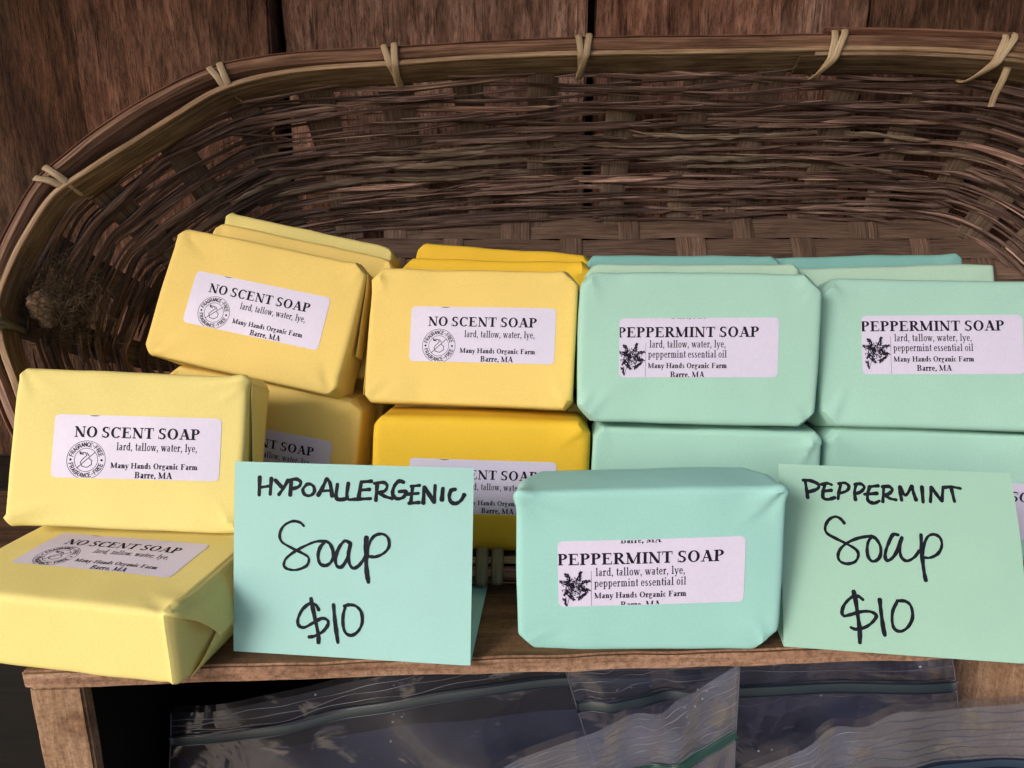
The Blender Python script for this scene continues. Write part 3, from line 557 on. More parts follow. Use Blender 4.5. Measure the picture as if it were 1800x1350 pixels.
def peppermint(dy,dx):
    T=textline('PEPPERMINT SOAP',0+dx,59.4+dx,Y_(9.2+dy),4.4,True,.34)
    T+=textline('lard, tallow, water, lye,',13.6+dx,45.7+dx,Y_(13.6+dy),3.1,False,.36)
    T+=textline('peppermint essential oil',13.1+dx,46.1+dx,Y_(17.9+dy),3.1,False,.36)
    T+=textline('Many Hands Organic Farm',13.1+dx,46.2+dx,Y_(22.4+dy),2.25,True,.38)
    T+=textline('Barre, MA',22.6+dx,37+dx,Y_(26.4+dy),2.55,True,.38)+textline('Barre, MA',22.6+dx,37+dx,Y_(1.3+dy),2.55,True,.38)
    r=random.Random(3); E=[]
    def spike(x,y,ang_,ln,wd,k):
        for i in range(k):
            t=r.random(); w_=wd*1.35*(1-t*.6)*r.uniform(-1,1); a=math.radians(ang_)
            px=x+math.cos(a)*ln*t-math.sin(a)*w_; py=y+math.sin(a)*ln*t+math.cos(a)*w_
            b=a+r.uniform(-.9,.9); q=r.uniform(.35,.85); h=r.uniform(.1,.24)
            cx_,cy_=math.cos(b),math.sin(b); E.append([(px-cx_*q,py-cy_*q),(px+cy_*h,py-cx_*h),(px+cx_*q,py+cy_*q),(px-cy_*h,py+cx_*h)])
    bx,by=5.6+dx,Y_(17.6+dy)
    for (ang_,ln,wd,k,ox,oy) in [(122,3.8,.8,46,-1.0,2.2),(72,4.2,.75,46,1.6,2.2),(10,3.4,.6,34,3,1.6),(165,4,.7,34,-1.5,1.2),(-35,5.4,.8,60,1,.6),(150,3.5,1.0,46,0,0),(-50,4.6,.7,40,-2.5,-2),(-75,3.6,.5,26,-3.5,-4.5),(-130,2.6,.5,30,-2,-1.5),(35,4,.6,50,1.5,-4.8),(-20,3,.5,20,3.4,-.6)]:
        spike(bx+ox,by+oy,ang_,ln*.92,wd,int(k*1.3))
    for i in range(150):
        px=bx+r.gauss(0,1.7); py=by+r.gauss(-.3,1.5); b=r.uniform(0,6.28); q=r.uniform(.4,.9); h=r.uniform(.1,.22); cx_,cy_=math.cos(b),math.sin(b)
        E.append([(px-cx_*q,py-cy_*q),(px+cy_*h,py-cx_*h),(px+cx_*q,py+cy_*q),(px-cy_*h,py+cx_*h)])
    E+=pline([(bx,by),(bx-1.5,by-4),(bx-2.6,by-8)],.2)
    G=bar(12.0+dx,0,12.12+dx,Y_(11.5+dy))
    return T,E+G
def ink_mat(name,c,streak=0):
    a=NT(name,.65,.12)
    if streak:
        v=a.coord(rand=1.0); a.col(a.ramp(a.noise(v,420,3,.6),[(.4,c),(.66,sc(c,2.0)),(.85,(c[0]*3+.01,c[1]*4+.02,c[2]*4+.025))]))
    else: a.col(c)
    return a.m
M['print']=ink_mat('label print',(.012,.008,.02)); M['print_grey']=ink_mat('printed drawing',(.03,.025,.035))
M['marker']=ink_mat('black marker',(.006,.007,.012),1)
a=NT('sticker paper',.42,.45); v=a.coord(); a.col(a.ramp(a.noise(v,700,2,.5),[(.3,(.60,.56,.74)),(.7,(.63,.59,.77))])); M['sticker']=a.m  # white stickers; the lavender cast of the light is put into the colour

# ---------------------------------------------------------------- soaps
def Rm(yaw,tilt,roll):
    return Matrix.Rotation(R_(yaw),4,'Z')@Matrix.Rotation(R_(-tilt),4,'X')@Matrix.Rotation(R_(roll),4,'Y')
PAP={}
def pcol(k,c,**kw):
    if k not in PAP: PAP[k]=paper('wrapping paper '+k,c,**kw)
    return PAP[k]
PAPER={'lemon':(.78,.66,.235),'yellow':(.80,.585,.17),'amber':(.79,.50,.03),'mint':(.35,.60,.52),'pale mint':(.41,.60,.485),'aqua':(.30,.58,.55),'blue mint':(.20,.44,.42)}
SOAP_ID=0
def soap(C,rot,W,H,T,colour,label,group,lab=None,laboff=(0,0,0),seed=1,cuts=(7,7,7,7),ears=(0,0,0,0),rad=2.0,puff=.6,detail=1.0,flaps=(),topfold=0,bcut=0):
    r=random.Random(seed*77+5); mat=pcol(colour,PAPER[colour])
    def ax(L_,n,rd):      # grid lines, denser near the rounded edges
        h=L_/2; e=[-h,-h+.25*rd,-h+.55*rd,-h+rd,-h+1.5*rd]; mid=np.linspace(-h+1.5*rd,h-1.5*rd,max(3,int(n*detail)))
        return np.concatenate([e[:-1],mid,[-q for q in e[:-1]][::-1]])
    gx,gy,gz=ax(W,W/1.5,rad),ax(T,T/1.8,rad),ax(H,H/1.5,rad)
    V=[];F=[];idx={}
    def vid(i,j,k):
        q=(i,j,k)
        if q not in idx: idx[q]=len(V); V.append((gx[i],gy[j],gz[k]))
        return idx[q]
    nx,ny,nz=len(gx)-1,len(gy)-1,len(gz)-1
    for i in range(nx):
        for k in range(nz):
            F.append((vid(i,0,k),vid(i+1,0,k),vid(i+1,0,k+1),vid(i,0,k+1))); F.append((vid(i,ny,k),vid(i,ny,k+1),vid(i+1,ny,k+1),vid(i+1,ny,k)))
        for j in range(ny):
            F.append((vid(i,j,0),vid(i,j+1,0),vid(i+1,j+1,0),vid(i+1,j,0))); F.append((vid(i,j,nz),vid(i+1,j,nz),vid(i+1,j+1,nz),vid(i,j+1,nz)))
    for j in range(ny):
        for k in range(nz):
            F.append((vid(0,j,k),vid(0,j,k+1),vid(0,j+1,k+1),vid(0,j+1,k))); F.append((vid(nx,j,k),vid(nx,j+1,k),vid(nx,j+1,k+1),vid(nx,j,k+1)))
    V=np.array(V)
    # creases: soft ridges fanning out of the corners and a few across the faces
    cre=[]
    for sx in (-1,1):
        for sz in (-1,1):
            for q in range(3):
                a=r.uniform(.15,1.4); ln=r.uniform(9,26); x=sx*(W/2-r.uniform(0,5)); z=sz*(H/2-r.uniform(0,5))
                cre.append((x,z,x-sx*math.cos(a)*ln,z-sz*math.sin(a)*ln,r.uniform(.3,.85)*r.choice([1,1,-1]),r.uniform(1.2,3.2)))
    for q in range(3):
        x=r.uniform(-W/2,W/2);z=r.choice([-1,1])*H*.42;a=r.uniform(0,6.28);ln=r.uniform(8,20)
        cre.append((x,z,x+math.cos(a)*ln,z+math.sin(a)*ln*.4,r.uniform(.08,.2),r.uniform(.7,1.4)))
    dents=[(r.choice([-1,1])*r.uniform(.3,.9)*W/2,r.choice([-1,1])*r.uniform(.7,.95)*H/2,r.uniform(5,10),r.uniform(-.6,.45)) for _ in range(6)]
    ph=[r.uniform(0,6.28) for _ in range(12)]; amp=r.uniform(.8,1.15)
    skew=(r.uniform(-.018,.018),r.uniform(-.018,.018))
    def deform(P):
        P=P.copy(); core=np.stack([np.clip(P[:,0],-(W/2-rad),W/2-rad),np.clip(P[:,1],-(T/2-rad),T/2-rad),np.clip(P[:,2],-(H/2-rad),H/2-rad)],1)
        dd=P-core; L_=np.linalg.norm(dd,axis=1)+1e-9; N=dd/L_[:,None]; Q=core+N*np.minimum(L_,rad)[:,None]
        x,y,z=Q[:,0]/(W/2),Q[:,1]/(T/2),Q[:,2]/(H/2)
        front=-np.clip(y,-1,1)                               # +1 on the label face
        Q[:,1]-=N[:,1]*0; bul=puff*(1-np.clip(np.abs(x),0,1)**2.2)*(1-np.clip(np.abs(z),0,1)**2.2)
        Q[:,1]+=N[:,1]*bul
        e=.8*(1-x**2)*(1-y**2); Q[:,2]+=N[:,2]*e*np.where(N[:,2]>0,1,.2); Q[:,0]+=N[:,0]*.5*(1-z**2)
        wv=(np.sin(Q[:,0]*.07+ph[0])*np.sin(Q[:,2]*.09+ph[1])*.32+np.sin(Q[:,0]*.16+ph[2]+Q[:,2]*.1)*.13+np.sin(Q[:,2]*.23+ph[3]+Q[:,1]*.2)*.10+np.sin(Q[:,0]*.31+Q[:,1]*.35+ph[4])*.06)*amp
        c=np.zeros(len(Q))
        for (x0,z0,x1,z1,A_,w_) in cre:
            dx,dz=x1-x0,z1-z0; l2=dx*dx+dz*dz; t=np.clip(((Q[:,0]-x0)*dx+(Q[:,2]-z0)*dz)/l2,0,1)
            sd_=((Q[:,0]-x0)*dz-(Q[:,2]-z0)*dx)/math.sqrt(l2); dist=np.hypot(Q[:,0]-x0-t*dx,Q[:,2]-z0-t*dz); c+=A_*np.where(sd_>0,np.clip(1-dist/(w_*2.2),0,1),np.clip(1-dist/1.7,0,1))*(1-t)*1.2
        for (x0,z0,rr_,A_) in dents: c+=A_*np.exp(-((Q[:,0]-x0)**2+(Q[:,2]-z0)**2)/rr_**2)
        # keep the sticker area smooth
        sm=np.clip((np.maximum(np.abs(Q[:,0]-laboff[0])/36,np.abs(Q[:,2]-laboff[1])/15)-1)*2.5,0,1) if lab else 1.0
        c=c*np.where(np.abs(N[:,1])>.3,1,.5)*sm
        Q+=N*(wv*(.45 if lab else 1)+c)[:,None]
        # folded corners: flat facets cut across each corner, strongest at the front
        for (sx,sz),cu in zip(((-1,1),(1,1),(1,-1),(-1,-1)),cuts):
            for sy in (-1,1):
                n=np.array([sx*.62,sy*.42,sz*.66]); n/=np.linalg.norm(n)
                cc=n@np.array([sx*W/2,sy*T/2,sz*H/2])-(cu*.62 if sy<0 else cu*.5+bcut*(sz>0)); dd_=Q@n-cc; m=dd_>0
                Q[m]-=n*(dd_[m]*.93)[:,None]
            n=np.array([sx*.75,0,sz*.66]); n/=np.linalg.norm(n); cc=n@np.array([sx*W/2,0,sz*H/2])-cu*.48; dd_=Q@n-cc; m=dd_>0; Q[m]-=n*(dd_[m]*.9)[:,None]
        for (sx,sz),ea in zip(((-1,1),(1,1),(1,-1),(-1,-1)),ears):
            if ea:
                k=np.array([sx*W/2,-T/2,sz*H/2]); n=np.array([sx*.75,-.2,sz*.35]); q=np.exp(-np.sum(((Q-k)/np.array([4.5,4,3.2]))**2,1)); Q+=n*(q*ea)[:,None]
        Q[:,0]+=skew[0]*Q[:,2]; Q[:,2]+=skew[1]*Q[:,0]*.5
        Q[:,1]+=T/2
        return Q
    Q=deform(V)
    root=empty('wrapped_soap',(0,0,0)); root.matrix_world=Matrix.Translation(Vector(C)*K)@Rm(*rot)
    tag(root,label,'soap',group)
    o=link('wrapper',Q*K,F,mat,root,True)
    bm=bmesh.new(); bm.from_mesh(o.data)
    for e in bm.edges:
        if e.calc_face_angle(0)>.44: e.smooth=False
    bm.to_mesh(o.data); bm.free()
    # paper fold on the ends
    for sx,up in flaps:
        n=9; a_=np.linspace(-1,1,n); b_=np.linspace(0,1,8); PV=[];PF=[]
        for bi,b in enumerate(b_):
            hw=(T/2-1.5)*(1-.55*b)
            for ai,a2 in enumerate(a_):
                z=(H/2-3)*up-(H*.62)*b*up; lift=.7+ (1.6*b**2 if abs(a2)<.99 else 1.3*b**2)
                base=deform(np.array([[sx*W/2,a2*hw,z]]))[0]; PV.append(base+np.array([sx*lift,0,0]))
        for bi in range(7):
            for ai in range(n-1):
                q=bi*n+ai; PF.append((q,q+1,q+n+1,q+n))
        fo=link('end_flap',np.array(PV)*K,PF,mat,root,True); md=fo.modifiers.new('thickness','SOLIDIFY'); md.thickness=.00018
    # the long paper seam lying on the top edge
    if topfold:
        xs=np.linspace(-W/2+5,W/2-5,40); PV=[]
        for yy in (-T*.1,T*.22,T*.4):
            for x in xs:
                b=deform(np.array([[x,yy,H/2]]))[0]; PV.append(b+np.array([0,0,.45 if yy<0 else .35]))
        PF=[(j*40+i,j*40+i+1,(j+1)*40+i+1,(j+1)*40+i) for j in range(2) for i in range(39)]
        fo=link('paper_seam',np.array(PV)*K,PF,mat,root,True); md=fo.modifiers.new('thickness','SOLIDIFY'); md.thickness=.0002
    if lab:
        cl,sl=math.cos(R_(laboff[2])),math.sin(R_(laboff[2]))
        def place(x,y,dz):         # x,y in sticker millimetres from its lower left corner
            x=np.asarray(x)-LW/2; y=np.asarray(y)-LH/2
            X_=laboff[0]+x*cl-y*sl; Z_=laboff[1]+x*sl+y*cl
            P=deform(np.stack([X_,-np.ones(len(X_))*T/2,Z_],1)); P[:,1]-=dz; return P
        # rounded sticker outline filled with a grid
        nx_,nz_=34,14; xs=np.linspace(0,LW,nx_); rc=2.0; LV=[];LF=[]
        for yb in np.concatenate([[0,.25,.8,1.6],np.linspace(3,LH-3,nz_),[LH-1.6,LH-.8,LH-.25,LH]]):
            e=min(yb,LH-yb); ins=rc-math.sqrt(max(0,rc*rc-(rc-e)**2)) if e<rc else 0
            LV.append(np.stack([ins+(LW-2*ins)*xs/LW,np.ones(nx_)*yb],1))
        m=len(LV); LV=np.concatenate(LV); P=place(LV[:,0],LV[:,1],.14)
        LF=[(j*nx_+i,j*nx_+i+1,(j+1)*nx_+i+1,(j+1)*nx_+i) for j in range(m-1) for i in range(nx_-1)]
        lo=link('paper_label',P*K,LF,M['sticker'],root,True)
        for nm,polys,mt in (('lettering',lab[0],M['print']),('printed_emblem' if len(lab)<3 else 'printed_sprig',lab[1],M['print'])):
            VV=[];FF=[];nz=0;zz=[]
            for qi,q in enumerate(polys):
                q=clip(list(q),.15,LW-.15,.15,LH-.15)
                if not q: continue
                FF.append(tuple(range(nz,nz+len(q)))); VV+=q; zz+=[.17+(qi%40)*.0015]*len(q); nz+=len(q)
            VV=np.array(VV); P=place(VV[:,0],VV[:,1],np.array(zz)); link(nm,P*K,FF,mt,lo)
    return root
NS_=no_scent()
def PM(dy,dx=0): return peppermint(dy,dx)+(1,)
GY='yellow no scent soaps'; GM='mint green peppermint soaps'
soap((-155.9,265.3,-93.9),(1.8,19,3.4),92.8,63.5,26,'lemon','pale lemon wrapped soap standing on the flat bar at the far left, label facing out',GY,NS_,(4.1,1.3,.9),1,(4,2,2.5,3),(0,2,0,0),2.0,.7,flaps=((1,1),))
s2=soap((-155.5,243.5,-129.2),(-9.5,90,0),97,64,28.5,'lemon','yellow wrapped soap lying flat on the crate corner with a torn open end fold',GY,NS_,(0.5,1.0,0),2,(2,2,3,3),(0,0,0,0),2.4,.7)
soap((-120,321.4,-44.1),(-4,23,11.1),94.8,63.2,26,'yellow','yellow wrapped soap tilted clockwise, uppermost at the left of the basket',GY,NS_,(1.2,-.3,.5),3,(5,6,5,6),(0,0,0,2.0),1.9,.6,flaps=((1,1),))
soap((-19.3,311.5,-55.7),(-6.8,17.5,.9),95.6,62.5,26,'yellow','yellow no scent soap upright at the centre, on top of the amber one',GY,NS_,(5.6,1.2,.6),4,(6,7,5,4),(0,0,0,0),1.9,.6,flaps=((1,1),(-1,-1)))
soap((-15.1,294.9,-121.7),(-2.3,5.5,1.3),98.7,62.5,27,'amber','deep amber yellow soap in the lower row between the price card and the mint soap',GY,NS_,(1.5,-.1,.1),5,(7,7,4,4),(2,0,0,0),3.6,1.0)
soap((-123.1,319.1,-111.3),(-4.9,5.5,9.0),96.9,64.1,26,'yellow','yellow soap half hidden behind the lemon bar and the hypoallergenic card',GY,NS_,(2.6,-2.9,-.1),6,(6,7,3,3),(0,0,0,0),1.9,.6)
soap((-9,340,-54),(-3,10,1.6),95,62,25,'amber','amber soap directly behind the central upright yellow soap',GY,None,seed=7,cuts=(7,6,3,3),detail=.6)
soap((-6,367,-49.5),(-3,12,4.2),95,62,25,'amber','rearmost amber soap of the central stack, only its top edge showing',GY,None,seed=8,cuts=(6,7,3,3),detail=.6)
soap((-113,350,-43),(-4,18,12),97,62,25,'yellow','yellow soap sandwiched behind the tilted upper left soap',GY,None,seed=9,cuts=(5,6,3,3),detail=.6)
soap((-118.5,378,-38),(-4,20,12.5),97,62,25,'lemon','rearmost pale yellow soap at the left, highest of all the soaps',GY,None,seed=10,cuts=(3,5,3,3),detail=.6)
soap((-118,350,-110),(-4,10,6),97,62,25,'yellow','yellow soap deep in the lower left row, glimpsed through a gap',GY,None,seed=11,detail=.5)
soap((-12,323,-121),(-2,7,0),97,62,25,'yellow','yellow soap hidden behind the deep amber soap of the lower row',GY,None,seed=12,detail=.5)
soap((49.5,226.2,-126.6),(-2.8,3,-1.9),95,62.6,25.5,'aqua','aqua peppermint soap standing alone in front on the crate between the two cards',GM,PM(0),(.5,.5,.9),21,(3,4,9,8),(3.0,3.0,0,0),2.0,.8,bcut=4.5)
soap((79.4,290.7,-57.2),(-4.8,9.8,.3),101,65,27,'mint','mint peppermint soap in the upper row, beside the yellow stack',GM,PM(-1.0,-.7),(0,.7,1.2),22,(7,9,8,9),(0,0,0,0),2.2,.8)
soap((182.7,291.6,-59.4),(-4.1,17,.6),97,64.6,27,'mint','mint peppermint soap at the right edge of the upper row, cut by the frame',GM,PM(-2.4,-.2),(1.8,4.0,1.6),23,(8,6,5,8),(0,0,0,0),2.2,.8)
soap((85.3,287.5,-124.2),(-5.5,4.4,-.4),98.5,62,27,'mint','mint soap in the lower row behind the front aqua soap',GM,None,seed=24,cuts=(6,3,4,4))
soap((187,285,-124),(-5,6,1.0),97,62,27,'mint','mint soap in the lower row behind the peppermint price card',GM,PM(-1),(22,-3,0),seed=25,cuts=(8,5,4,4))
soap((84,320.5,-54.5),(-3,9,-.5),98,62,25,'pale mint','pale mint soap directly behind the upper row soap next to the yellow stack',GM,None,seed=26,cuts=(6,3,3,3),detail=.6)
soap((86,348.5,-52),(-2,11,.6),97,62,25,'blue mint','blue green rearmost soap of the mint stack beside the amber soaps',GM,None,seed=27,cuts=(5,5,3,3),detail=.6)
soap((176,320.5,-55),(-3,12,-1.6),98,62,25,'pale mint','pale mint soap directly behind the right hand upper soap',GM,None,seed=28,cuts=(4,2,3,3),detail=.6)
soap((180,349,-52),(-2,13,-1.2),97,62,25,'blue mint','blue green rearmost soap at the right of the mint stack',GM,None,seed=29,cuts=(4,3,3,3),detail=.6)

# torn open end fold of the flat soap: a lifted triangular flap over a dark pocket
def grid_surface(name,rows,mat,parent,thick=.2,smooth=True):
    R0=[catmull(r_,6) for r_ in rows]; n=min(len(r_) for r_ in R0); arr=np.array([r_[:n] for r_ in R0]); cols=[catmull(arr[:,i],5) for i in range(n)]
    A_=np.stack(cols,1); m,n=A_.shape[:2]; F=[(i*n+j,i*n+j+1,(i+1)*n+j+1,(i+1)*n+j) for i in range(m-1) for j in range(n-1)]
    o=link(name,A_.reshape(-1,3)*K,F,mat,parent,smooth)
    md=o.modifiers.new('thickness','SOLIDIFY'); md.thickness=thick*K; md.offset=0; return o
# local axes of this soap: x along its length, y down into the crate, z towards the back
yp=pcol('lemon',PAPER['lemon'])
grid_surface('end_flap',[[(45.0,-.5,-32),(45.8,-.7,-12),(46,-.7,8),(45,-.4,26)],
 [(49.0,2.4,-30.5),(50.2,3.4,-11),(49.8,3.6,8),(49,3.6,27)],
 [(51.6,7.6,-24),(52.4,8.5,-8),(50.8,9,9),(49.5,9.5,27)],
 [(54.0,13,-19.5),(53.6,13.6,-6),(51.2,14.5,9),(49.8,15.5,27)],
 [(55.2,17.6,-17),(54.0,18.5,-5),(51.4,19.2,9),(49.8,20,27)]],yp,s2)
grid_surface('under_flap',[[(48.8,28.1,-27),(49.4,28.2,-5),(49.4,28.2,10),(49,28,26)],
 [(50.9,24,-22),(51.2,22.5,-5),(50.9,22,10),(50,22,26)],[(50.2,19.5,-12),(50.6,17.5,-1),(50.2,17,12),(49.5,17,26)]],yp,s2)

# ---------------------------------------------------------------- price cards
def card(BL,BR,TL,TR,ink,col,label,leafd,bow,seed,tr=.16,rbow=0):
    BL,BR,TL,TR=[np.array(q,float) for q in (BL,BR,TL,TR)]; org=(BL+BR)/2
    root=empty('price_card',tuple(org*K)); tag(root,label,'sign','handwritten price cards')
    nrm=np.cross(BR-BL,TL-BL); nrm/=np.linalg.norm(nrm)
    if nrm[1]>0: nrm=-nrm
    def S(a,b,o=0.0):
        a=np.asarray(a,float);b=np.asarray(b,float)
        p=(1-b)[:,None]*((1-a)[:,None]*BL+a[:,None]*BR)+b[:,None]*((1-a)[:,None]*TL+a[:,None]*TR)
        z=bow*4*a*(1-a)*.5*(b)+bow*.8*4*b*(1-b)*.4+.15*np.sin(a*5+seed)*np.sin(b*4+1)
        return p+nrm*(z+o)[:,None]+((a**3*4*b*(1-b)*rbow)[:,None]*np.array([1,0,0]))-org
    m=paper('card '+col,PAPER_C[col],.62,tr,.6)
    n=29; g_=np.linspace(0,1,n); A_,B_=np.meshgrid(g_,g_); P=S(A_.ravel(),B_.ravel()); F=[(j*n+i,j*n+i+1,(j+1)*n+i+1,(j+1)*n+i) for j in range(n-1) for i in range(n-1)]
    fo=link('front_leaf',P*K,F,m,root,False); md=fo.modifiers.new('thickness','SOLIDIFY'); md.thickness=.00022; md.offset=-1 if True else 1
    # lower leaf folded back along the board
    e=S(g_,np.zeros(n)); rows=[]
    for k,t in enumerate(np.linspace(0,1,12)):
        q=e.copy(); q[:,1]+=leafd[1]*t; q[:,0]+=leafd[0]*t; q[:,2]=e[:,2]*(1-min(1,t*6))+(ZB+.5-org[2])*min(1,t*6)+.5*math.sin(t*3.1)*0; rows.append(q)
    P=np.concatenate(rows); F=[(j*n+i,j*n+i+1,(j+1)*n+i+1,(j+1)*n+i) for j in range(11) for i in range(n-1)]
    bo_=link('lower_leaf',P*K,F,m,root,True); md=bo_.modifiers.new('thickness','SOLIDIFY'); md.thickness=.0002; md.offset=1
    # ink: one ribbon for each pen stroke
    r=random.Random(seed); VV=[];FF=[];nz=0; Wd=np.linalg.norm(BR-BL); Hd=np.linalg.norm(TL-BL)
    for si,(w_,pts) in enumerate(ink):
        p=catmull(pts,7 if len(pts)>2 else 8); p=p*np.array([Wd,Hd]); tg=np.gradient(p,axis=0); tg/=np.linalg.norm(tg,axis=1)[:,None]+1e-9
        nn=np.stack([-tg[:,1],tg[:,0]],1); k=np.arange(len(p)); w_=w_*1.18; ww=w_/2*(1+.13*np.sin(k*.35+r.uniform(0,6))+.07*np.sin(k*1.1)) *r.uniform(.94,1.06)
        # round ends
        ends0=[p[0]-tg[0]*w_*.32]; ends1=[p[-1]+tg[-1]*w_*.32]
        pp=np.vstack([ends0,p,ends1]); nn=np.vstack([nn[:1],nn,nn[-1:]]); ww=np.concatenate([[w_*.26],ww,[w_*.26]])
        Lf=pp+nn*ww[:,None]; Rt=pp-nn*ww[:,None]; q=np.stack([Lf,Rt],1).reshape(-1,2)/np.array([Wd,Hd])
        VV.append(S(q[:,0],q[:,1],.06+.0025*si)); m2=len(pp); FF+=[(nz+2*i,nz+2*i+1,nz+2*i+3,nz+2*i+2) for i in range(m2-1)]; nz+=2*m2
    link('handwriting',np.concatenate(VV)*K,FF,M['marker'],root)
    return root
PAPER_C={'aqua':(.37,.66,.64),'green':(.36,.60,.50)}
card((-102.9,224.2,ZB+.3),(-14.9,216,ZB+.1),(-105.2,247.7,-92),(-14.1,241.2,-92.3),INK1,'aqua','blue green card handwritten HYPOALLERGENIC Soap $10 in black marker',(4.5,56),1.2,3)
card((101.6,227,ZB+.3),(185.2,217,ZB+.1),(102.4,250.7,-94.1),(185,241.5,-94.4),INK2,'green','pale green card handwritten PEPPERMINT Soap $10 in black marker',(6,50),1.6,5,rbow=1.6)

# ---------------------------------------------------------------- zip bags in the crate
def film(name,tint,haze,gloss=.25,ridges=False,specks=True,alpha=1.0):
    a=bpy.data.materials.new(name); a.use_nodes=True; t=a.node_tree; t.nodes.clear(); N=NT.__new__(NT); N.m=a; N.t=t
    out=N.n('OutputMaterial'); tr=N.n('BsdfTransparent'); tr.inputs[0].default_value=(*tint,1); df=N.n('BsdfDiffuse'); gl=N.n('BsdfGlossy'); gl.inputs['Roughness'].default_value=.1
    v=N.coord('Object'); b=N.n('Bump'); b.inputs['Distance'].default_value=.004; b.inputs['Strength'].default_value=.55; nz=N.noise(v,24,3,.5,1.2); N.l(nz,b.inputs['Height'])
    N.l(b.outputs[0],gl.inputs['Normal']); df.inputs[0].default_value=(.38,.40,.54,1)
    fac=N.ramp(N.noise(v,26,3,.6,.6),[(.3,(haze*.5,)*3),(.7,(haze*1.3,)*3)])
    if specks:
        vo=N.n('TexVoronoi'); vo.inputs['Scale'].default_value=230; N.l(v,vo.inputs['Vector']); rp=N.ramp(vo.outputs['Distance'],[(.10,(1,1,1)),(.16,(0,0,0))])
        ms=N.ramp(N.noise(v,60,2,.5),[(.60,(0,0,0)),(.66,(.6,.6,.6))]); fac=N.mix(fac,N.mix(rp,ms,1.0,'MULTIPLY'),1.0,'ADD')
    m1=N.n('MixShader'); N.l(fac,m1.inputs[0]); N.l(tr.outputs[0],m1.inputs[1]); N.l(df.outputs[0],m1.inputs[2])
    lw=N.n('LayerWeight'); lw.inputs[0].default_value=.35; mu=N.n('Math',operation='MULTIPLY_ADD'); N.l(lw.outputs['Fresnel'],mu.inputs[0]); gm=N.ramp(N.noise(N.coord('Object',scale=(1,1,2.2)),42,3,.55,.8),[(.60,(0,0,0)),(.70,(.55,.55,.55))]); mu.inputs[1].default_value=.3; mu.inputs[2].default_value=gloss*.11
    ad=N.n('Math',operation='ADD',use_clamp=True); N.l(mu.outputs[0],ad.inputs[0]); N.l(gm,ad.inputs[1]); m2=N.n('MixShader'); N.l(ad.outputs[0],m2.inputs[0]); N.l(m1.outputs[0],m2.inputs[1]); N.l(gl.outputs[0],m2.inputs[2]); N.l(m2.outputs[0],out.inputs[0])
    return a
M['film']=film('clear film',(.72,.76,.9),.028,.3); M['film_hazy']=film('ribbed film',(.80,.80,.88),.17,.3); M['film_thin']=film('film',(.9,.9,.95),.012,.2)
def plastic(name,c,r=.25):
    a=NT(name,r,.6); a.col(c); return a.m
M['zip_blue']=plastic('blue zip',(.015,.03,.055),.35); M['zip_green']=plastic('green zip',(.010,.04,.038),.4); M['zip_dark']=plastic('dark zip',(.013,.022,.028),.4); M['zip_line']=plastic('dark zip line',(.003,.006,.02),.35); M['zip_line_green']=plastic('green zip line',(.003,.035,.028),.3)
M['ridge']=plastic('film ridge',(.085,.085,.115),.35); M['ridge_dark']=plastic('film ridge dark',(.03,.032,.045),.3)
a=NT('dark bag contents',.55,.3); v=a.coord(); a.col(a.ramp(a.noise(v,25,4,.6),[(.3,(.006,.007,.012)),(.7,(.022,.025,.038))])); a.bump(a.noise(v,40,3,.6),.003,.6); M['contents']=a.m
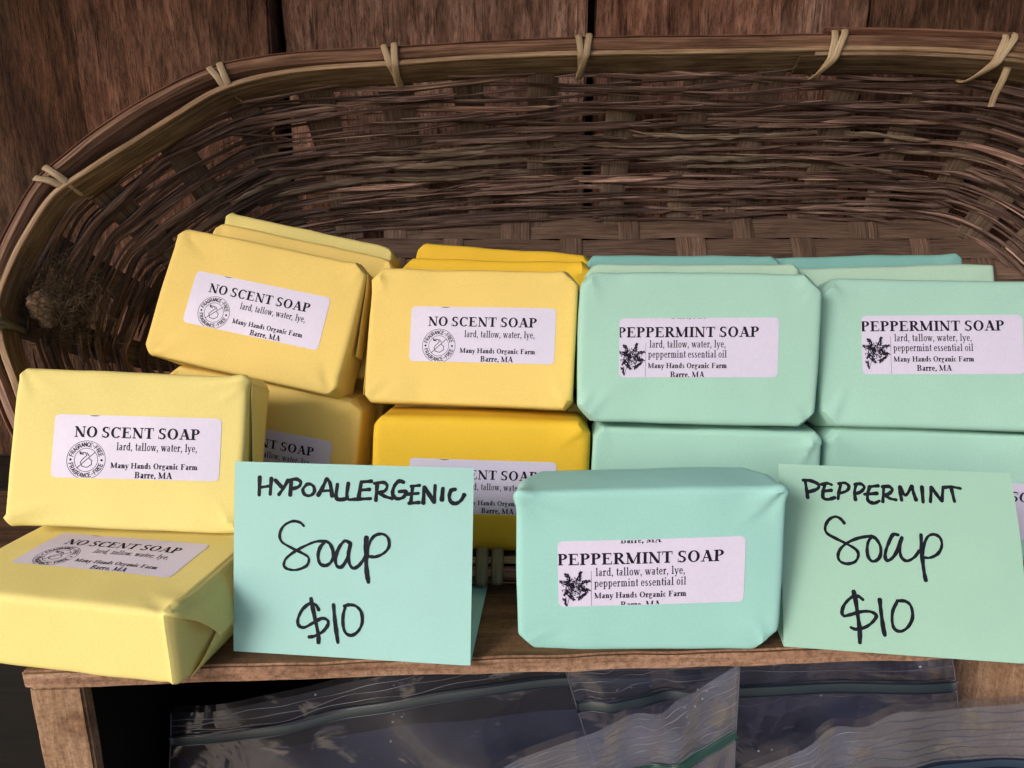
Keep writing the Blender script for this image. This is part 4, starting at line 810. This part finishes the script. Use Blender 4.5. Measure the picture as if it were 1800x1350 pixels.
def zipbag(label,edge_top,edge_bot,Yt,Yb,zips,ridge,mt,strip_frac,contents=True,seed=0,wave=0):
    """edge_top / edge_bot: survey points of the mouth edge and of the lower end; rows run left to right"""
    r=random.Random(seed); T_=catmull([at(px,py,Yt+dy) for px,py,dy in edge_top],10); B_=catmull([at(px,py,Yb+dy) for px,py,dy in edge_bot],10)
    n=max(len(T_),len(B_)); T_=np.array([T_[int(i*(len(T_)-1)/(n-1))] for i in range(n)]); B_=np.array([B_[int(i*(len(B_)-1)/(n-1))] for i in range(n)])
    org=T_.mean(0); root=empty('zip_bag',tuple(org*K)); tag(root,label,'plastic bag','clear zip bags in the crate')
    ph=[r.uniform(0,6.28) for _ in range(6)]
    def S(s_,t_,o=0.0):
        i=np.clip(np.asarray(s_)*(n-1),0,n-1.001); i0=i.astype(int); f=(i-i0)[:,None]; t_=np.asarray(t_)[:,None]
        a_=T_[i0]*(1-f)+T_[i0+1]*f; b_=B_[i0]*(1-f)+B_[i0+1]*f; s1=np.asarray(s_)
        d_=1.4*np.sin(s1*7+ph[0]+t_[:,0]*3)+1.2*np.sin(s1*17+ph[1]-t_[:,0]*6)+.5*np.sin(s1*31+ph[2]+t_[:,0]*9)
        P=a_*(1-t_)+b_*t_; P[:,1]+=-d_-o; P[:,2]+=wave*np.exp(-t_[:,0]*8)*np.sin(s1*23+ph[3])
        return P-org
    gs,gt=np.meshgrid(np.linspace(0,1,70),np.concatenate([np.linspace(0,strip_frac,10),np.linspace(strip_frac,1,30)[1:]]))
    F=[(j*70+i,j*70+i+1,(j+1)*70+i+1,(j+1)*70+i) for j in range(38) for i in range(69)]
    link('front_film',S(gs.ravel(),gt.ravel())*K,F,mt,root,True)
    P=S(gs.ravel(),gt.ravel()); P[:,1]+=3; P[:,2]+=1.2; link('back_film',P*K,F,M['film_thin'],root,True)
    s_=np.linspace(0,1,80)
    for (t0,col,wd) in zips:
        p=S(s_,np.ones(80)*t0,.5); V,F2,U=sweep(p,np.tile([0,-1,.3],(80,1)),wd*1.15,.3); link('zip_strip',V*K,F2,M[col],root,True,U*K)
        for q in (-.42,.42):
            p2=S(s_,np.ones(80)*t0,1.1); p2[:,2]+=q*wd*1.2; V,F2,U=sweep(p2,np.tile([0,-1,.3],(80,1)),.6,.7); link('zip_ridge',V*K,F2,M['zip_line' if col!='zip_green' else 'zip_line_green'],root,True)
    for t0 in ridge:
        p=S(s_,t0+.006*np.sin(s_*19+t0*40)+.004*np.sin(s_*47+t0*90),.25); V,F2,U=sweep(p,np.tile([0,-1,.3],(80,1)),.12+.22*np.abs(np.sin(s_*13+t0*70)),.15); link('film_ridge',V*K,F2,M['ridge'],root,True)
    for sx in (0.0,1.0):
        tt=np.linspace(0,1,30); p=S(np.ones(30)*sx,tt,.2); V,F2,U=sweep(p,np.tile([0,-1,.1],(30,1)),.5,.3); link('side_seal',V*K,F2,M['ridge'],root,True)
    if contents:
        P=S(gs.ravel(),gt.ravel()); P[:,1]+=9; m_=P.reshape(39,70,3)[12:]; F3=[(j*70+i,j*70+i+1,(j+1)*70+i+1,(j+1)*70+i) for j in range(26) for i in range(69)]
        link('contents',m_.reshape(-1,3)*K,F3,M['contents'],root,True)
    return root
zipbag('large dark zip bag at the left inside the crate, with a long dark blue zip',[(300,1255,0),(560,1215,0),(860,1150,0),(1290,1110,0)],[(300,1600,0),(600,1600,0),(900,1600,0),(1290,1600,0)],262,250,[(.13,'zip_dark',4.2)],[.03,.06,.09],M['film'],.2,seed=1)
zipbag('smoky zip bag behind the middle, its blue zip crossing under the board',[(985,1150,0),(1100,1130,0),(1230,1115,0),(1660,1080,0)],[(1070,1420,0),(1200,1420,0),(1400,1420,0),(1700,1420,0)],252,246,[(.33,'zip_dark',4.5)],[.12,.18,.24],M['film'],.4,seed=2)
zipbag('front middle zip bag with a green zip and ribbed mouth strip',[(850,1362,0),(1000,1300,0),(1130,1262,0),(1200,1228,0),(1296,1160,0)],[(850,1600,0),(1000,1600,0),(1100,1600,0),(1190,1600,0),(1290,1600,0)],238,232,[(.28,'zip_green',4.0)],[.03,.07,.11,.15,.19,.22],M['film_hazy'],.34,seed=3,wave=.8)
zipbag('dark zip bag at the right whose film edge stands before the crate side',[(1290,1150,0),(1420,1140,0),(1560,1130,0),(1640,1140,0)],[(1290,1560,0),(1420,1560,0),(1600,1560,0),(1730,1560,0)],258,250,[(.02,'zip_dark',3)],[.12,.2],M['film'],.3,seed=4)
zipbag('nearest zip bag at the lower right with a wavy torn looking mouth and blue zip',[(1300,1375,0),(1400,1322,0),(1475,1282,0),(1560,1254,0),(1680,1248,0),(1830,1236,0)],[(1300,1620,0),(1400,1620,0),(1500,1620,0),(1600,1620,0),(1700,1620,0),(1830,1620,0)],230,226,[(.26,'zip_blue',4.0)],[.03,.07,.1,.13,.16,.19],M['film_hazy'],.32,seed=5,wave=1.0)
